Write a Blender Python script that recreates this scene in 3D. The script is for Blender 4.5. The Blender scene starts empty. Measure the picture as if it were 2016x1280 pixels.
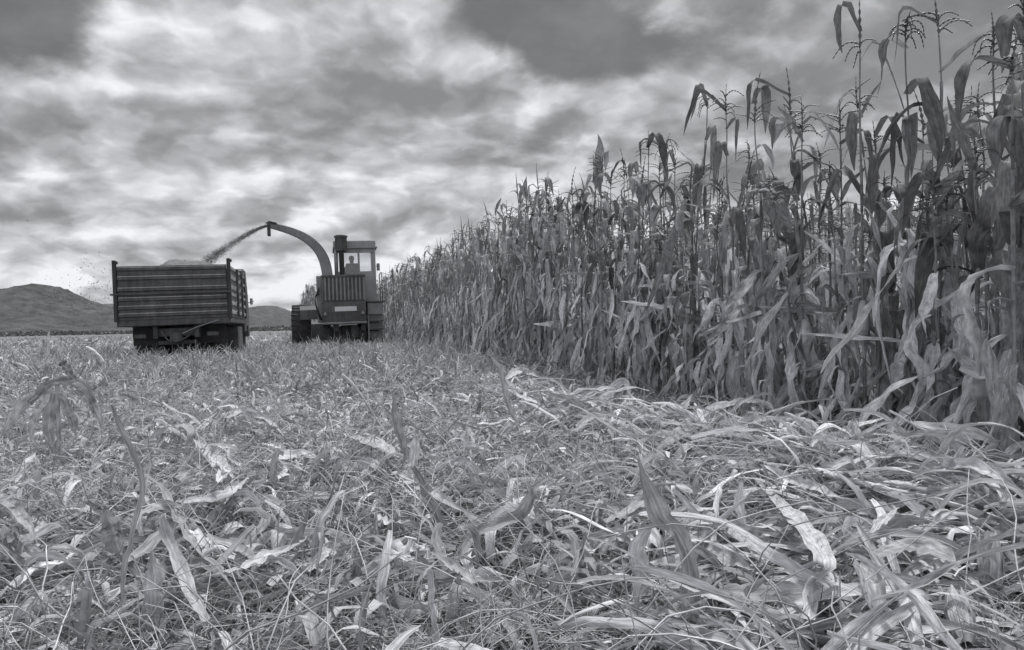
import bpy, bmesh, math, random
import numpy as np
from mathutils import Vector, Matrix

rng = np.random.default_rng(7)
random.seed(7)
R = math.radians
SC = bpy.context.scene
COL = SC.collection

# ------------------------------------------------------------------ camera
CAM_H = 0.88
FPX = 1568.0                 # focal length in photograph pixels (2016 wide)
ROLL = R(1.2)
cam_data = bpy.data.cameras.new('camera')
cam_data.sensor_width = 36.0
cam_data.lens = 36.0 * FPX / 2016.0
cam_data.clip_start = 0.05
cam_data.clip_end = 20000.0
cam = bpy.data.objects.new('camera', cam_data)
COL.objects.link(cam)
cam.matrix_world = (Matrix.Translation((0, 0, CAM_H)) @ Matrix.Rotation(R(90), 4, 'X')
                    @ Matrix.Rotation(-ROLL, 4, 'Z'))
SC.camera = cam
SC.view_settings.view_transform = 'Standard'
SC.view_settings.look = 'None'
SC.view_settings.gamma = 1.0
SC.view_settings.use_curve_mapping = False
SC.view_settings.exposure = 0.88
SC.cycles.max_bounces = 6
SC.cycles.transparent_max_bounces = 8


def ray(px, py):
    """direction of a photograph pixel, y component 1"""
    cx = (px - 1008.0) / FPX
    cy = (640.0 - py) / FPX
    c, s = math.cos(ROLL), math.sin(ROLL)
    return np.array([c * cx + s * cy, 1.0, -s * cx + c * cy])


def at_depth(px, py, y):
    d = ray(px, py)
    return np.array([0, 0, CAM_H]) + d * y


def at_height(px, py, z):
    d = ray(px, py)
    t = (z - CAM_H) / d[2]
    return np.array([0, 0, CAM_H]) + d * t


# ------------------------------------------------------------------ world: grey sky with broken cloud
SUN_EL, SUN_AZ = R(60), R(20)      # azimuth measured from +Y (ahead) towards +X (right)
world = bpy.data.worlds.new('World')
SC.world = world
world.use_nodes = True
wn, wl = world.node_tree.nodes, world.node_tree.links
for n in list(wn):
    wn.remove(n)


class NG:
    """tiny node helper"""
    def __init__(self, nodes, links):
        self.n, self.l = nodes, links

    def put(self, sock, v):
        if v is None:
            return
        if hasattr(v, 'is_linked'):
            self.l.new(v, sock)
        else:
            sock.default_value = v

    def math(self, op, a, b=None, c=None, clamp=False):
        m = self.n.new('ShaderNodeMath')
        m.operation = op
        m.use_clamp = clamp
        for i, v in enumerate((a, b, c)):
            self.put(m.inputs[i], v)
        return m.outputs[0]

    def vec(self, op, a, b=None, out=0):
        m = self.n.new('ShaderNodeVectorMath')
        m.operation = op
        self.put(m.inputs[0], a)
        if b is not None:
            self.put(m.inputs[1], b)
        return m.outputs[out]

    def noise(self, vec, scale, detail=6, rough=0.55, dist=0.0):
        m = self.n.new('ShaderNodeTexNoise')
        m.inputs['Scale'].default_value = scale
        m.inputs['Detail'].default_value = detail
        m.inputs['Roughness'].default_value = rough
        m.inputs['Distortion'].default_value = dist
        if vec is not None:
            self.l.new(vec, m.inputs['Vector'])
        return m.outputs[0]

    def noise_colour(self, vec, scale):
        m = self.n.new('ShaderNodeTexNoise')
        m.inputs['Scale'].default_value = scale
        m.inputs['Detail'].default_value = 5
        self.l.new(vec, m.inputs['Vector'])
        return m.outputs[1]

    def rng(self, v, a, b, c=0.0, d=1.0, smooth=False):
        m = self.n.new('ShaderNodeMapRange')
        m.interpolation_type = 'SMOOTHSTEP' if smooth else 'LINEAR'
        m.clamp = True
        self.l.new(v, m.inputs[0])
        for i, x in zip((1, 2, 3, 4), (a, b, c, d)):
            self.put(m.inputs[i], x)
        return m.outputs[0]

    def mix(self, f, a, b):
        """float mix"""
        m = self.n.new('ShaderNodeMix')
        m.data_type = 'FLOAT'
        self.put(m.inputs[0], f)
        self.put(m.inputs[2], a)
        self.put(m.inputs[3], b)
        return m.outputs[0]


W = NG(wn, wl)
tc = wn.new('ShaderNodeTexCoord').outputs['Generated']
sky = wn.new('ShaderNodeTexSky')
sky.sky_type = 'NISHITA'
sky.sun_disc = False
sky.sun_elevation = SUN_EL
sky.sun_rotation = SUN_AZ
bw = wn.new('ShaderNodeRGBToBW')
wl.new(sky.outputs[0], bw.inputs[0])
sep = wn.new('ShaderNodeSeparateXYZ')
wl.new(tc, sep.inputs[0])
den = W.math('ADD', W.math('MAXIMUM', sep.outputs[2], 0.0), 0.36)
comb = wn.new('ShaderNodeCombineXYZ')
wl.new(W.math('DIVIDE', sep.outputs[0], den), comb.inputs[0])
wl.new(W.math('DIVIDE', sep.outputs[1], den), comb.inputs[1])
P0 = comb.outputs[0]


def blob(px, py, rx, ry):
    """soft ellipse round one direction of the sky, 1 at its middle"""
    d = ray(px, py)
    nrm = np.linalg.norm(d)
    d = d / nrm
    dv = W.vec('SUBTRACT', tc, tuple(d))
    dv = W.vec('MULTIPLY', dv, (FPX * nrm / rx, 1.5, FPX * nrm / ry))
    ln = W.vec('LENGTH', dv, out=1)
    return W.rng(ln, 0.0, 1.0, 1.0, 0.0, smooth=True)


def total(items):
    acc = None
    for (px, py, rx, ry, w) in items:
        t = W.math('MULTIPLY', blob(px, py, rx, ry), w)
        acc = t if acc is None else W.math('ADD', acc, t)
    return acc


COVER = [(-40, -40, 420, 250, -0.60), (1040, 20, 330, 190, -0.34), (1150, 120, 260, 110, -0.26), (1320, 40, 420, 150, -0.16),
         (1120, 290, 260, 60, -0.24), (1500, 300, 420, 330, -0.12), (1900, 200, 620, 520, -0.14),
         (420, 60, 420, 150, 0.22), (720, 60, 300, 150, 0.24), (880, 150, 200, 120, 0.14), (1050, 215, 300, 70, 0.26), (1260, 220, 240, 50, 0.20),
         (300, 330, 1100, 260, 0.22), (500, 560, 1300, 160, 0.30), (1000, 390, 420, 110, 0.16), (1480, 130, 420, 70, 0.16), (1250, 460, 700, 90, 0.10)]
LIGHT = [(330, 75, 240, 60, 0.26), (160, 60, 150, 40, 0.16), (560, 120, 240, 70, 0.14), (650, 60, 300, 90, 0.10), (130, 178, 130, 22, 0.22), (350, 178, 230, 30, 0.28),
         (60, 320, 330, 130, -0.22), (440, 220, 330, 44, -0.22), (330, 135, 230, 40, -0.10), (640, 240, 260, 46, -0.12), (480, 55, 120, 60, -0.10),
         (330, 345, 340, 44, 0.22), (260, 400, 280, 30, 0.34), (560, 380, 300, 70, 0.24), (60, 425, 260, 34, -0.22), (430, 428, 250, 26, -0.16),
         (560, 560, 360, 100, 0.46), (100, 545, 260, 40, 0.46), (480, 240, 300, 70, 0.10), (60, 522, 110, 24, -0.20), (160, 595, 300, 44, 0.32),
         (1180, 370, 130, 60, 0.36), (1060, 430, 190, 70, 0.24), (700, 400, 260, 46, 0.14), (660, 480, 200, 26, -0.12),
         (860, 195, 130, 60, -0.26), (830, 265, 110, 70, -0.20), (960, 120, 170, 70, 0.14), (980, 245, 190, 60, 0.16), (1180, 215, 180, 40, 0.08),
         (1400, 440, 520, 110, 0.18), (1800, 180, 660, 480, -0.50), (520, 268, 60, 14, 0.24), (420, 452, 60, 22, 0.16)]
warp = wn.new('ShaderNodeTexNoise')
warp.inputs['Scale'].default_value = 1.6
warp.inputs['Detail'].default_value = 3
wl.new(P0, warp.inputs['Vector'])
wv = W.vec('SCALE', W.vec('SUBTRACT', warp.outputs[1], (0.5, 0.5, 0.5)))
wv.node.inputs[3].default_value = 0.14
P = W.vec('ADD', P0, wv)
PS = W.vec('ADD', P, (0.03, 0.075, 0.0))              # the same field a step towards the sun
n1 = W.noise(P, 3.4, 10, 0.55)
n2 = W.noise(PS, 3.4, 8, 0.53)
n3 = W.noise(P, 13.0, 9, 0.62)
cov = W.math('ADD', W.math('ADD', n1, W.math('MULTIPLY', W.math('SUBTRACT', n3, 0.5), 0.16)), total(COVER))
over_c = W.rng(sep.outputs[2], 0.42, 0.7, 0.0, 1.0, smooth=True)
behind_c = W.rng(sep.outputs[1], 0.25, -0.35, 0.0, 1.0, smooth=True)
both_c = W.math('MAXIMUM', over_c, behind_c)  # full cloud added overhead and behind the camera, out of view
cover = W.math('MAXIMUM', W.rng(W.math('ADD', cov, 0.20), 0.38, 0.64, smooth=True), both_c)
edge = W.math('SUBTRACT', n1, n2)


def puffs(vec, scale):
    m = wn.new('ShaderNodeTexVoronoi')
    m.voronoi_dimensions = '2D'
    m.feature = 'SMOOTH_F1'
    m.inputs['Scale'].default_value = scale
    m.inputs['Detail'].default_value = 3.0
    m.inputs['Roughness'].default_value = 0.55
    m.inputs['Lacunarity'].default_value = 2.1
    m.inputs['Smoothness'].default_value = 0.55
    wl.new(vec, m.inputs['Vector'])
    return m.outputs['Distance']


fine = W.vec('SCALE', W.vec('SUBTRACT', W.noise_colour(P, 14.0), (0.5, 0.5, 0.5)))
fine.node.inputs[3].default_value = 0.10
PV = W.vec('ADD', P, fine)
PV2 = W.vec('ADD', PV, (0.03, 0.075, 0.0))
v1 = puffs(PV, 2.9)
v2 = puffs(PV2, 2.9)
n4 = W.noise(P, 2.2, 4, 0.5)
lit = W.math('ADD', W.math('MULTIPLY', edge, 1.8), 0.32)
lit = W.math('ADD', lit, W.math('MULTIPLY', W.math('SUBTRACT', v2, v1), 1.15))
lit = W.math('ADD', lit, W.math('MULTIPLY', W.math('SUBTRACT', 0.42, v1), 0.30))
lit = W.math('ADD', lit, W.math('MULTIPLY', W.math('SUBTRACT', n4, 0.5), 0.6))
lit = W.math('ADD', lit, W.math('MULTIPLY', W.math('SUBTRACT', n3, 0.5), 0.42))
lit = W.math('ADD', lit, total(LIGHT))
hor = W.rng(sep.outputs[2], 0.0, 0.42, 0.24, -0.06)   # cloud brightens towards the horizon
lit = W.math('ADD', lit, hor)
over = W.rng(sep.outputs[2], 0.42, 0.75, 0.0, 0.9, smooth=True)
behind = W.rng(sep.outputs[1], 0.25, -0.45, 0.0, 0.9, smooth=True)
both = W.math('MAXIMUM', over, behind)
lit = W.math('ADD', lit, both)  # unseen sky overhead and behind brightened to add fill light
cloud = W.math('ADD', W.math('MULTIPLY', W.math('POWER', W.rng(lit, -0.45, 1.05), 1.5), 3.7), 1.38)
clear = W.math('ADD', W.math('MULTIPLY', bw.outputs[0], 0.10), 0.50)
clear = W.math('MINIMUM', clear, 1.15)
clear = W.math('ADD', clear, W.math('MULTIPLY', W.rng(W.math('ADD', n4, W.math('MULTIPLY', n3, 0.4)), 0.6, 1.0, smooth=True), 0.45))
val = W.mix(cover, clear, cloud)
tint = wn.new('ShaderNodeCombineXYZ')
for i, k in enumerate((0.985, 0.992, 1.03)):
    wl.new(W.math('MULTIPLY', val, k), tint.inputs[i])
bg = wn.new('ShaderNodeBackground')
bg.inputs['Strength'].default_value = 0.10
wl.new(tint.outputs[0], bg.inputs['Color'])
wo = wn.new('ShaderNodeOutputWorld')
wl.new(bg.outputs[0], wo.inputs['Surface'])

# ------------------------------------------------------------------ sun (veiled by thin cloud)
sd = bpy.data.lights.new('sun', 'SUN')
sd.energy = 2.5
sd.angle = R(8)
sd.color = (1.0, 0.997, 0.99)
sun = bpy.data.objects.new('sun', sd)
COL.objects.link(sun)
sdir = Vector((math.sin(SUN_AZ) * math.cos(SUN_EL), math.cos(SUN_AZ) * math.cos(SUN_EL), math.sin(SUN_EL)))
sun.rotation_euler = sdir.to_track_quat('Z', 'Y').to_euler()
sun.location = (0, 0, 30)
#SKYEND

# ------------------------------------------------------------------ materials (a black-and-white photograph: neutral greys)
def grey(v):
    return (v * 0.985, v * 0.992, v * 1.03, 1.0)


def mat_new(name):
    m = bpy.data.materials.new(name)
    m.use_nodes = True
    m.node_tree.nodes.clear()
    return m, NG(m.node_tree.nodes, m.node_tree.links)


def grey_socket(g, v):
    c = g.n.new('ShaderNodeCombineXYZ')
    for i, k in enumerate((0.985, 0.992, 1.03)):
        g.l.new(g.math('MULTIPLY', v, k), c.inputs[i])
    return c.outputs[0]


def finish(g, colour, rough=0.7, spec=0.3, metal=0.0, bump=None, bump_d=0.01, translucent=0.0):
    b = g.n.new('ShaderNodeBsdfPrincipled')
    g.l.new(colour, b.inputs['Base Color'])
    g.put(b.inputs['Roughness'], rough)
    b.inputs['Specular IOR Level'].default_value = spec
    b.inputs['Metallic'].default_value = metal
    nrm = None
    if bump is not None:
        bp = g.n.new('ShaderNodeBump')
        bp.inputs['Distance'].default_value = bump_d
        bp.inputs['Strength'].default_value = 1.0
        g.l.new(bump, bp.inputs['Height'])
        g.l.new(bp.outputs[0], b.inputs['Normal'])
        nrm = bp.outputs[0]
    out = g.n.new('ShaderNodeOutputMaterial')
    if translucent > 0:
        t = g.n.new('ShaderNodeBsdfTranslucent')
        g.l.new(colour, t.inputs['Color'])
        if nrm is not None:
            g.l.new(nrm, t.inputs['Normal'])
        mx = g.n.new('ShaderNodeMixShader')
        mx.inputs[0].default_value = translucent
        g.l.new(b.outputs[0], mx.inputs[1])
        g.l.new(t.outputs[0], mx.inputs[2])
        g.l.new(mx.outputs[0], out.inputs[0])
    else:
        g.l.new(b.outputs[0], out.inputs[0])


def leaf_material(name, gain=1.0, translucent=0.25, rough=0.6, spec=0.25, spots=0.35):
    """lc attribute: x across the blade (-1..1), y along it in metres, z the tone of that blade"""
    m, g = mat_new(name)
    at = g.n.new('ShaderNodeAttribute')
    at.attribute_name = 'lc'
    s = g.n.new('ShaderNodeSeparateXYZ')
    g.l.new(at.outputs['Vector'], s.inputs[0])
    u, v, tone = s.outputs[0], s.outputs[1], s.outputs[2]
    cv = g.n.new('ShaderNodeCombineXYZ')
    g.l.new(g.math('MULTIPLY', u, 9.0), cv.inputs[0])
    g.l.new(g.math('MULTIPLY', v, 4.0), cv.inputs[1])
    g.l.new(g.math('MULTIPLY', tone, 91.0), cv.inputs[2])
    veins = g.noise(cv.outputs[0], 1.6, 4, 0.6)
    cb = g.n.new('ShaderNodeCombineXYZ')
    g.l.new(g.math('MULTIPLY', u, 1.3), cb.inputs[0])
    g.l.new(g.math('MULTIPLY', v, 11.0), cb.inputs[1])
    g.l.new(g.math('MULTIPLY', tone, 57.0), cb.inputs[2])
    patch = g.noise(cb.outputs[0], 1.5, 5, 0.62)
    rib = g.rng(g.math('ABSOLUTE', u), 0.0, 0.13, 1.28, 1.0, smooth=True)
    k = g.math('MULTIPLY', g.rng(veins, 0.3, 0.7, 0.74, 1.22), g.rng(patch, 0.3, 0.72, 1.0 - spots, 1.0 + spots))
    k = g.math('MULTIPLY', k, rib)
    val_ = g.math('MINIMUM', g.math('MULTIPLY', g.math('MULTIPLY', tone, k), gain), 0.85)
    finish(g, grey_socket(g, val_), rough, spec, bump=veins, bump_d=0.0025, translucent=translucent)
    return m


def paint_material(name, base, rough=0.55, spec=0.35, wear=0.35, scale=3.0, metal=0.0, streak=True):
    m, g = mat_new(name)
    tc_ = g.n.new('ShaderNodeTexCoord').outputs['Object']
    a = g.noise(tc_, scale, 8, 0.65)
    if streak:
        mp = g.n.new('ShaderNodeMapping')
        mp.inputs['Scale'].default_value = (9, 9, 0.8)
        g.l.new(tc_, mp.inputs['Vector'])
        b = g.noise(mp.outputs[0], 1.5, 6, 0.6)
    else:
        b = g.noise(tc_, scale * 7, 5, 0.6)
    k = g.math('MULTIPLY', g.rng(a, 0.3, 0.7, 1 - wear, 1 + wear), g.rng(b, 0.3, 0.7, 1 - wear * 0.6, 1 + wear * 0.5))
    v = g.math('MULTIPLY', k, base)
    finish(g, grey_socket(g, v), g.rng(a, 0.3, 0.7, rough - 0.1, rough + 0.2), spec, metal, bump=b, bump_d=0.004)
    return m


M_LEAF_DRY = leaf_material('dry_maize_leaf', 1.0, 0.30, 0.75, 0.12, 0.42)
M_LITTER = leaf_material('trampled_maize_leaf', 0.93, 0.22, 0.85, 0.08, 0.5)
M_LEAF_GREEN = leaf_material('wilting_maize_leaf', 1.0, 0.20, 0.5, 0.35, 0.25)
M_STALK = leaf_material('maize_stalk', 1.0, 0.0, 0.55, 0.3, 0.3)
M_STRAW = leaf_material('straw', 0.95, 0.12, 0.7, 0.15, 0.4)
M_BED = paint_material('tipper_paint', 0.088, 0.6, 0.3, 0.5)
M_SIDE_LIT = paint_material('sunlit_side_board', 0.22, 0.55, 0.3, 0.3)  # right board only: its sunlit tone is put into the colour
M_HILITE_MIRROR = paint_material('rib_highlight_mirror_paint', 0.34, 0.55, 0.3, 0.35)  # painted highlight of the rib strips, also the mirror's own grey
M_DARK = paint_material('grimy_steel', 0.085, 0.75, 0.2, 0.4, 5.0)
M_POST = paint_material('post_paint', 0.05, 0.7, 0.2, 0.3)
M_RUBBER = paint_material('tyre_rubber', 0.05, 0.85, 0.15, 0.3, 6.0, streak=False)
M_HARV = paint_material('harvester_paint', 0.20, 0.5, 0.35, 0.25)
M_HARV_LIGHT = paint_material('cab_paint', 0.25, 0.5, 0.35, 0.15)
M_HARV_DARK = paint_material('harvester_dark_steel', 0.085, 0.7, 0.25, 0.4)  # one even dark grey for steel parts and rims
M_GRILLE = paint_material('grille_paint', 0.19, 0.5, 0.3, 0.25)
M_WHITE = paint_material('plate_white', 0.50, 0.5, 0.3, 0.12)
M_SKIN = paint_material('skin', 0.28, 0.6, 0.3, 0.1, 8)
M_CLOTH = paint_material('work_jacket', 0.05, 0.9, 0.1, 0.2, 8)
M_HAIR = paint_material('hair', 0.03, 0.6, 0.2, 0.1, 8)
m_, g_ = mat_new('window_glass')
gb = g_.n.new('ShaderNodeBsdfGlossy'); gb.inputs['Roughness'].default_value = 0.03
tb = g_.n.new('ShaderNodeBsdfTransparent'); tb.inputs['Color'].default_value = (0.86, 0.87, 0.88, 1)
ms = g_.n.new('ShaderNodeMixShader'); ms.inputs[0].default_value = 0.08
go = g_.n.new('ShaderNodeOutputMaterial')
g_.l.new(tb.outputs[0], ms.inputs[1]); g_.l.new(gb.outputs[0], ms.inputs[2]); g_.l.new(ms.outputs[0], go.inputs[0])
M_GLASS = m_

# chopped silage
m_, g_ = mat_new('chopped_maize')
tc_ = g_.n.new('ShaderNodeTexCoord').outputs['Object']
a_ = g_.noise(tc_, 14, 8, 0.7)
finish(g_, grey_socket(g_, g_.rng(a_, 0.3, 0.7, 0.08, 0.24)), 0.9, 0.1, bump=a_, bump_d=0.05)
M_CHOP = m_
m_, g_ = mat_new('blown_chaff')
at_ = g_.n.new('ShaderNodeAttribute'); at_.attribute_name = 'lc'
s_ = g_.n.new('ShaderNodeSeparateXYZ'); g_.l.new(at_.outputs['Vector'], s_.inputs[0])
finish(g_, grey_socket(g_, s_.outputs[2]), 0.9, 0.1)
M_CHAFF = m_

# the field
m_, g_ = mat_new('stubble_soil')
pos = g_.n.new('ShaderNodeNewGeometry').outputs['Position']
a_ = g_.noise(pos, 0.35, 5, 0.6)
b_ = g_.noise(pos, 9.0, 8, 0.7)
c_ = g_.noise(pos, 60.0, 5, 0.7)
mp = g_.n.new('ShaderNodeMapping')
mp.inputs['Rotation'].default_value = (0, 0, R(-15.4))
mp.inputs['Scale'].default_value = (1.4, 0.12, 1)
g_.l.new(pos, mp.inputs['Vector'])
d_ = g_.noise(mp.outputs[0], 1.0, 4, 0.6)
k_ = g_.math('MULTIPLY', g_.rng(b_, 0.3, 0.7, 0.45, 1.5), g_.rng(c_, 0.3, 0.7, 0.6, 1.4))
k_ = g_.math('MULTIPLY', k_, g_.rng(a_, 0.3, 0.7, 0.8, 1.2))
k_ = g_.math('MULTIPLY', k_, g_.rng(d_, 0.3, 0.7, 0.8, 1.2))
finish(g_, grey_socket(g_, g_.math('MULTIPLY', k_, 0.15)), 0.95, 0.1, bump=b_, bump_d=0.06)
M_SOIL = m_

# wooded hills
m_, g_ = mat_new('wooded_hill')
pos = g_.n.new('ShaderNodeNewGeometry').outputs['Position']
a_ = g_.noise(pos, 0.006, 6, 0.6)
b_ = g_.noise(pos, 0.035, 6, 0.7)
k_ = g_.math('MULTIPLY', g_.rng(b_, 0.38, 0.64, 0.62, 1.55), g_.rng(a_, 0.35, 0.65, 0.85, 1.2))
finish(g_, grey_socket(g_, g_.math('MULTIPLY', k_, 0.056)), 0.95, 0.05, bump=b_, bump_d=6.0)
M_HILL = m_


# ------------------------------------------------------------------ mesh helpers
class MB:
    """collects shapes, then links them as ONE mesh object"""
    def __init__(self):
        self.v, self.f, self.lc, self.n = [], [], [], 0

    def add(self, v, f, lc=None, tone=0.3):
        v = np.asarray(v, dtype=np.float64).reshape(-1, 3)
        f = np.asarray(f, dtype=np.int64).reshape(-1, 4)
        if lc is None:
            lc = np.zeros((len(v), 3)); lc[:, 2] = tone
        self.v.append(v); self.f.append(f + self.n); self.lc.append(lc)
        self.n += len(v)
        return self

    def mesh(self, name, mat, smooth=True):
        v = np.concatenate(self.v); f = np.concatenate(self.f); lc = np.concatenate(self.lc)
        me = bpy.data.meshes.new(name)
        me.vertices.add(len(v)); me.vertices.foreach_set('co', v.astype(np.float32).ravel())
        tri = f[:, 3] < 0
        cnt = np.where(tri, 3, 4)
        loops = f.ravel()
        loops = loops[loops >= 0] if tri.any() else loops
        start = np.concatenate([[0], np.cumsum(cnt)[:-1]])
        me.loops.add(int(cnt.sum())); me.loops.foreach_set('vertex_index', loops.astype(np.int32))
        me.polygons.add(len(f)); me.polygons.foreach_set('loop_start', start.astype(np.int32))
        me.polygons.foreach_set('loop_total', cnt.astype(np.int32))
        me.polygons.foreach_set('use_smooth', np.full(len(f), smooth, dtype=bool))
        at = me.attributes.new('lc', 'FLOAT_VECTOR', 'POINT')
        at.data.foreach_set('vector', lc.astype(np.float32).ravel())
        me.materials.append(mat)
        me.update(calc_edges=True)
        me.validate()
        return me

    def build(self, name, mat, parent=None, smooth=True):
        o = bpy.data.objects.new(name, self.mesh(name, mat, smooth))
        COL.objects.link(o)
        if parent is not None:
            o.parent = parent
        return o

    # ---- solids
    def box(self, x0, x1, y0, y1, z0, z1, tone=0.3):
        v = [(x, y, z) for z in (z0, z1) for y in (y0, y1) for x in (x0, x1)]
        f = [(0, 2, 3, 1), (4, 5, 7, 6), (0, 1, 5, 4), (2, 6, 7, 3), (0, 4, 6, 2), (1, 3, 7, 5)]
        return self.add(v, f, tone=tone)

    def bbox(self, x0, x1, y0, y1, z0, z1, b=0.02):
        """box with chamfered edges"""
        bm = bmesh.new()
        bmesh.ops.create_cube(bm, size=1.0)
        for vv in bm.verts:
            vv.co = Vector(((x0 + x1) / 2 + vv.co.x * (x1 - x0), (y0 + y1) / 2 + vv.co.y * (y1 - y0), (z0 + z1) / 2 + vv.co.z * (z1 - z0)))
        bmesh.ops.bevel(bm, geom=list(bm.edges), offset=b, segments=2, affect='EDGES', profile=0.5)
        return self.bm(bm)

    def bm(self, bm):
        bm.verts.index_update()
        bmesh.ops.triangulate(bm, faces=[f for f in bm.faces if len(f.verts) > 4])
        bm.verts.index_update()
        v = [tuple(x.co) for x in bm.verts]
        f = [[x.index for x in fc.verts] for fc in bm.faces]
        base = self.n
        v = np.array(v)
        ff = np.array([q if len(q) == 4 else q + [-10 ** 9] for q in f])
        self.v.append(v)
        g = ff + base
        g[ff < 0] = -1
        self.f.append(g)
        lc = np.zeros((len(v), 3)); lc[:, 2] = 0.3
        self.lc.append(lc); self.n += len(v)
        bm.free()
        return self

    def prism(self, poly, x0, x1, axis='x'):
        """polygon (a, b) swept along an axis; for axis x the polygon is (y, z), for y it is (x, z), for z it is (x, y)"""
        bm = bmesh.new()
        def pt(a, b, t):
            return {'x': (t, a, b), 'y': (a, t, b), 'z': (a, b, t)}[axis]
        A = [bm.verts.new(pt(a, b, x0)) for a, b in poly]
        B = [bm.verts.new(pt(a, b, x1)) for a, b in poly]
        n = len(poly)
        for i in range(n):
            bm.faces.new((A[i], A[(i + 1) % n], B[(i + 1) % n], B[i]))
        bm.faces.new(A[::-1]); bm.faces.new(B)
        bmesh.ops.recalc_face_normals(bm, faces=list(bm.faces))
        return self.bm(bm)

    def lathe(self, prof, centre, axis='x', seg=28):
        """profile of (offset along the axis, radius) turned round the axis"""
        prof = np.array(prof, float)
        th = np.linspace(0, 2 * math.pi, seg, endpoint=False)
        o = prof[:, 0][:, None] + 0 * th[None]
        c = prof[:, 1][:, None] * np.cos(th)[None]
        s = prof[:, 1][:, None] * np.sin(th)[None]
        v = {'x': (o, c, s), 'y': (c, o, s), 'z': (c, s, o)}[axis]
        v = np.stack(v, -1) + np.array(centre)
        K = len(prof)
        i, j = np.meshgrid(np.arange(K - 1), np.arange(seg), indexing='ij')
        j2 = (j + 1) % seg
        f = np.stack([i * seg + j, i * seg + j2, (i + 1) * seg + j2, (i + 1) * seg + j], -1)
        return self.add(v.reshape(-1, 3), f.reshape(-1, 4))

    # ---- batches
    def tubes(self, Pc, Rd, tone, sides=6, cap=False):
        """Pc (N,S,3) centre lines, Rd (N,S) radii, tone (N,)"""
        Pc = np.asarray(Pc, float); Rd = np.asarray(Rd, float)
        if Pc.ndim == 2:
            Pc, Rd = Pc[None], Rd[None]
        N, S, _ = Pc.shape
        tone = np.broadcast_to(np.asarray(tone, float), (N,))
        T = np.gradient(Pc, axis=1)
        T /= np.linalg.norm(T, axis=2, keepdims=True) + 1e-12
        ref = np.where(np.abs(T[:, :1, 2:3]) > 0.8, np.array([1.0, 0.1, 0]), np.array([0.05, 0.1, 1.0]))
        A = np.cross(T, ref); A /= np.linalg.norm(A, axis=2, keepdims=True) + 1e-12
        B = np.cross(T, A)
        th = np.linspace(0, 2 * math.pi, sides, endpoint=False)
        V = Pc[:, :, None] + Rd[:, :, None, None] * (A[:, :, None] * np.cos(th)[None, None, :, None] + B[:, :, None] * np.sin(th)[None, None, :, None])
        ln = np.concatenate([np.zeros((N, 1)), np.cumsum(np.linalg.norm(np.diff(Pc, axis=1), axis=2), 1)], 1)
        lc = np.zeros((N, S, sides, 3))
        lc[..., 0] = 0.25 + 0.7 * np.abs(np.cos(th / 2))[None, None]
        lc[..., 1] = ln[:, :, None]
        lc[..., 2] = tone[:, None, None]
        n, i, j = np.meshgrid(np.arange(N), np.arange(S - 1), np.arange(sides), indexing='ij')
        b = n * S * sides
        j2 = (j + 1) % sides
        f = np.stack([b + i * sides + j, b + i * sides + j2, b + (i + 1) * sides + j2, b + (i + 1) * sides + j], -1)
        self.add(V.reshape(-1, 3), f.reshape(-1, 4), lc.reshape(-1, 3))
        return self

    def ribbons(self, Pc, Wd, Nr, tone, fold=0.3, wave=0.0, cols=3, waven=3.0, twist=None, curl=0.0):
        """Pc (N,S,3) centre lines, Wd (N,S) widths, Nr (N,3)|(N,S,3) rough upper normals, tone (N,)"""
        Pc = np.asarray(Pc, float)
        N, S, _ = Pc.shape
        Nr = np.asarray(Nr, float)
        if Nr.ndim == 2:
            Nr = np.repeat(Nr[:, None], S, 1)
        tone = np.broadcast_to(np.asarray(tone, float), (N,))
        fold = np.broadcast_to(np.asarray(fold, float), (N,))
        wave = np.broadcast_to(np.asarray(wave, float), (N,))
        T = np.gradient(Pc, axis=1); T /= np.linalg.norm(T, axis=2, keepdims=True) + 1e-12
        Sd = np.cross(T, Nr); ln = np.linalg.norm(Sd, axis=2, keepdims=True)
        Sd = np.where(ln < 1e-3, np.array([1.0, 0, 0]), Sd / (ln + 1e-12))
        N2 = np.cross(Sd, T)
        if twist is not None:
            c, s = np.cos(twist)[..., None], np.sin(twist)[..., None]
            Sd, N2 = Sd * c + N2 * s, N2 * c - Sd * s
        u = np.linspace(-1, 1, cols)
        L = np.concatenate([np.zeros((N, 1)), np.cumsum(np.linalg.norm(np.diff(Pc, axis=1), axis=2), 1)], 1)
        ph = rng.uniform(0, 6.28, (N, 1, 1))
        t = L / (L[:, -1:] + 1e-9)
        side_ph = np.where(u < 0, 0.0, 1.7)[None, None]
        wv_ = np.sin(t[:, :, None] * waven * 6.283 + ph + side_ph) * np.abs(u)[None, None] * wave[:, None, None]
        off = np.abs(u)[None, None] * fold[:, None, None] + wv_ + curl * (u[None, None] ** 2)
        hw = Wd / 2.0
        V = Pc[:, :, None] + Sd[:, :, None] * (u[None, None] * hw[:, :, None])[..., None] + N2[:, :, None] * (off * hw[:, :, None])[..., None]
        lc = np.zeros((N, S, cols, 3))
        lc[..., 0] = u[None, None]
        lc[..., 1] = L[:, :, None]
        lc[..., 2] = tone[:, None, None]
        n, i, j = np.meshgrid(np.arange(N), np.arange(S - 1), np.arange(cols - 1), indexing='ij')
        b = n * S * cols
        f = np.stack([b + i * cols + j, b + i * cols + j + 1, b + (i + 1) * cols + j + 1, b + (i + 1) * cols + j], -1)
        self.add(V.reshape(-1, 3), f.reshape(-1, 4), lc.reshape(-1, 3))
        return self


def tag(o, label=None, cat=None, group=None, kind=None):
    if label: o['label'] = label
    if cat: o['category'] = cat
    if group: o['group'] = group
    if kind: o['kind'] = kind
    return o


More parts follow.
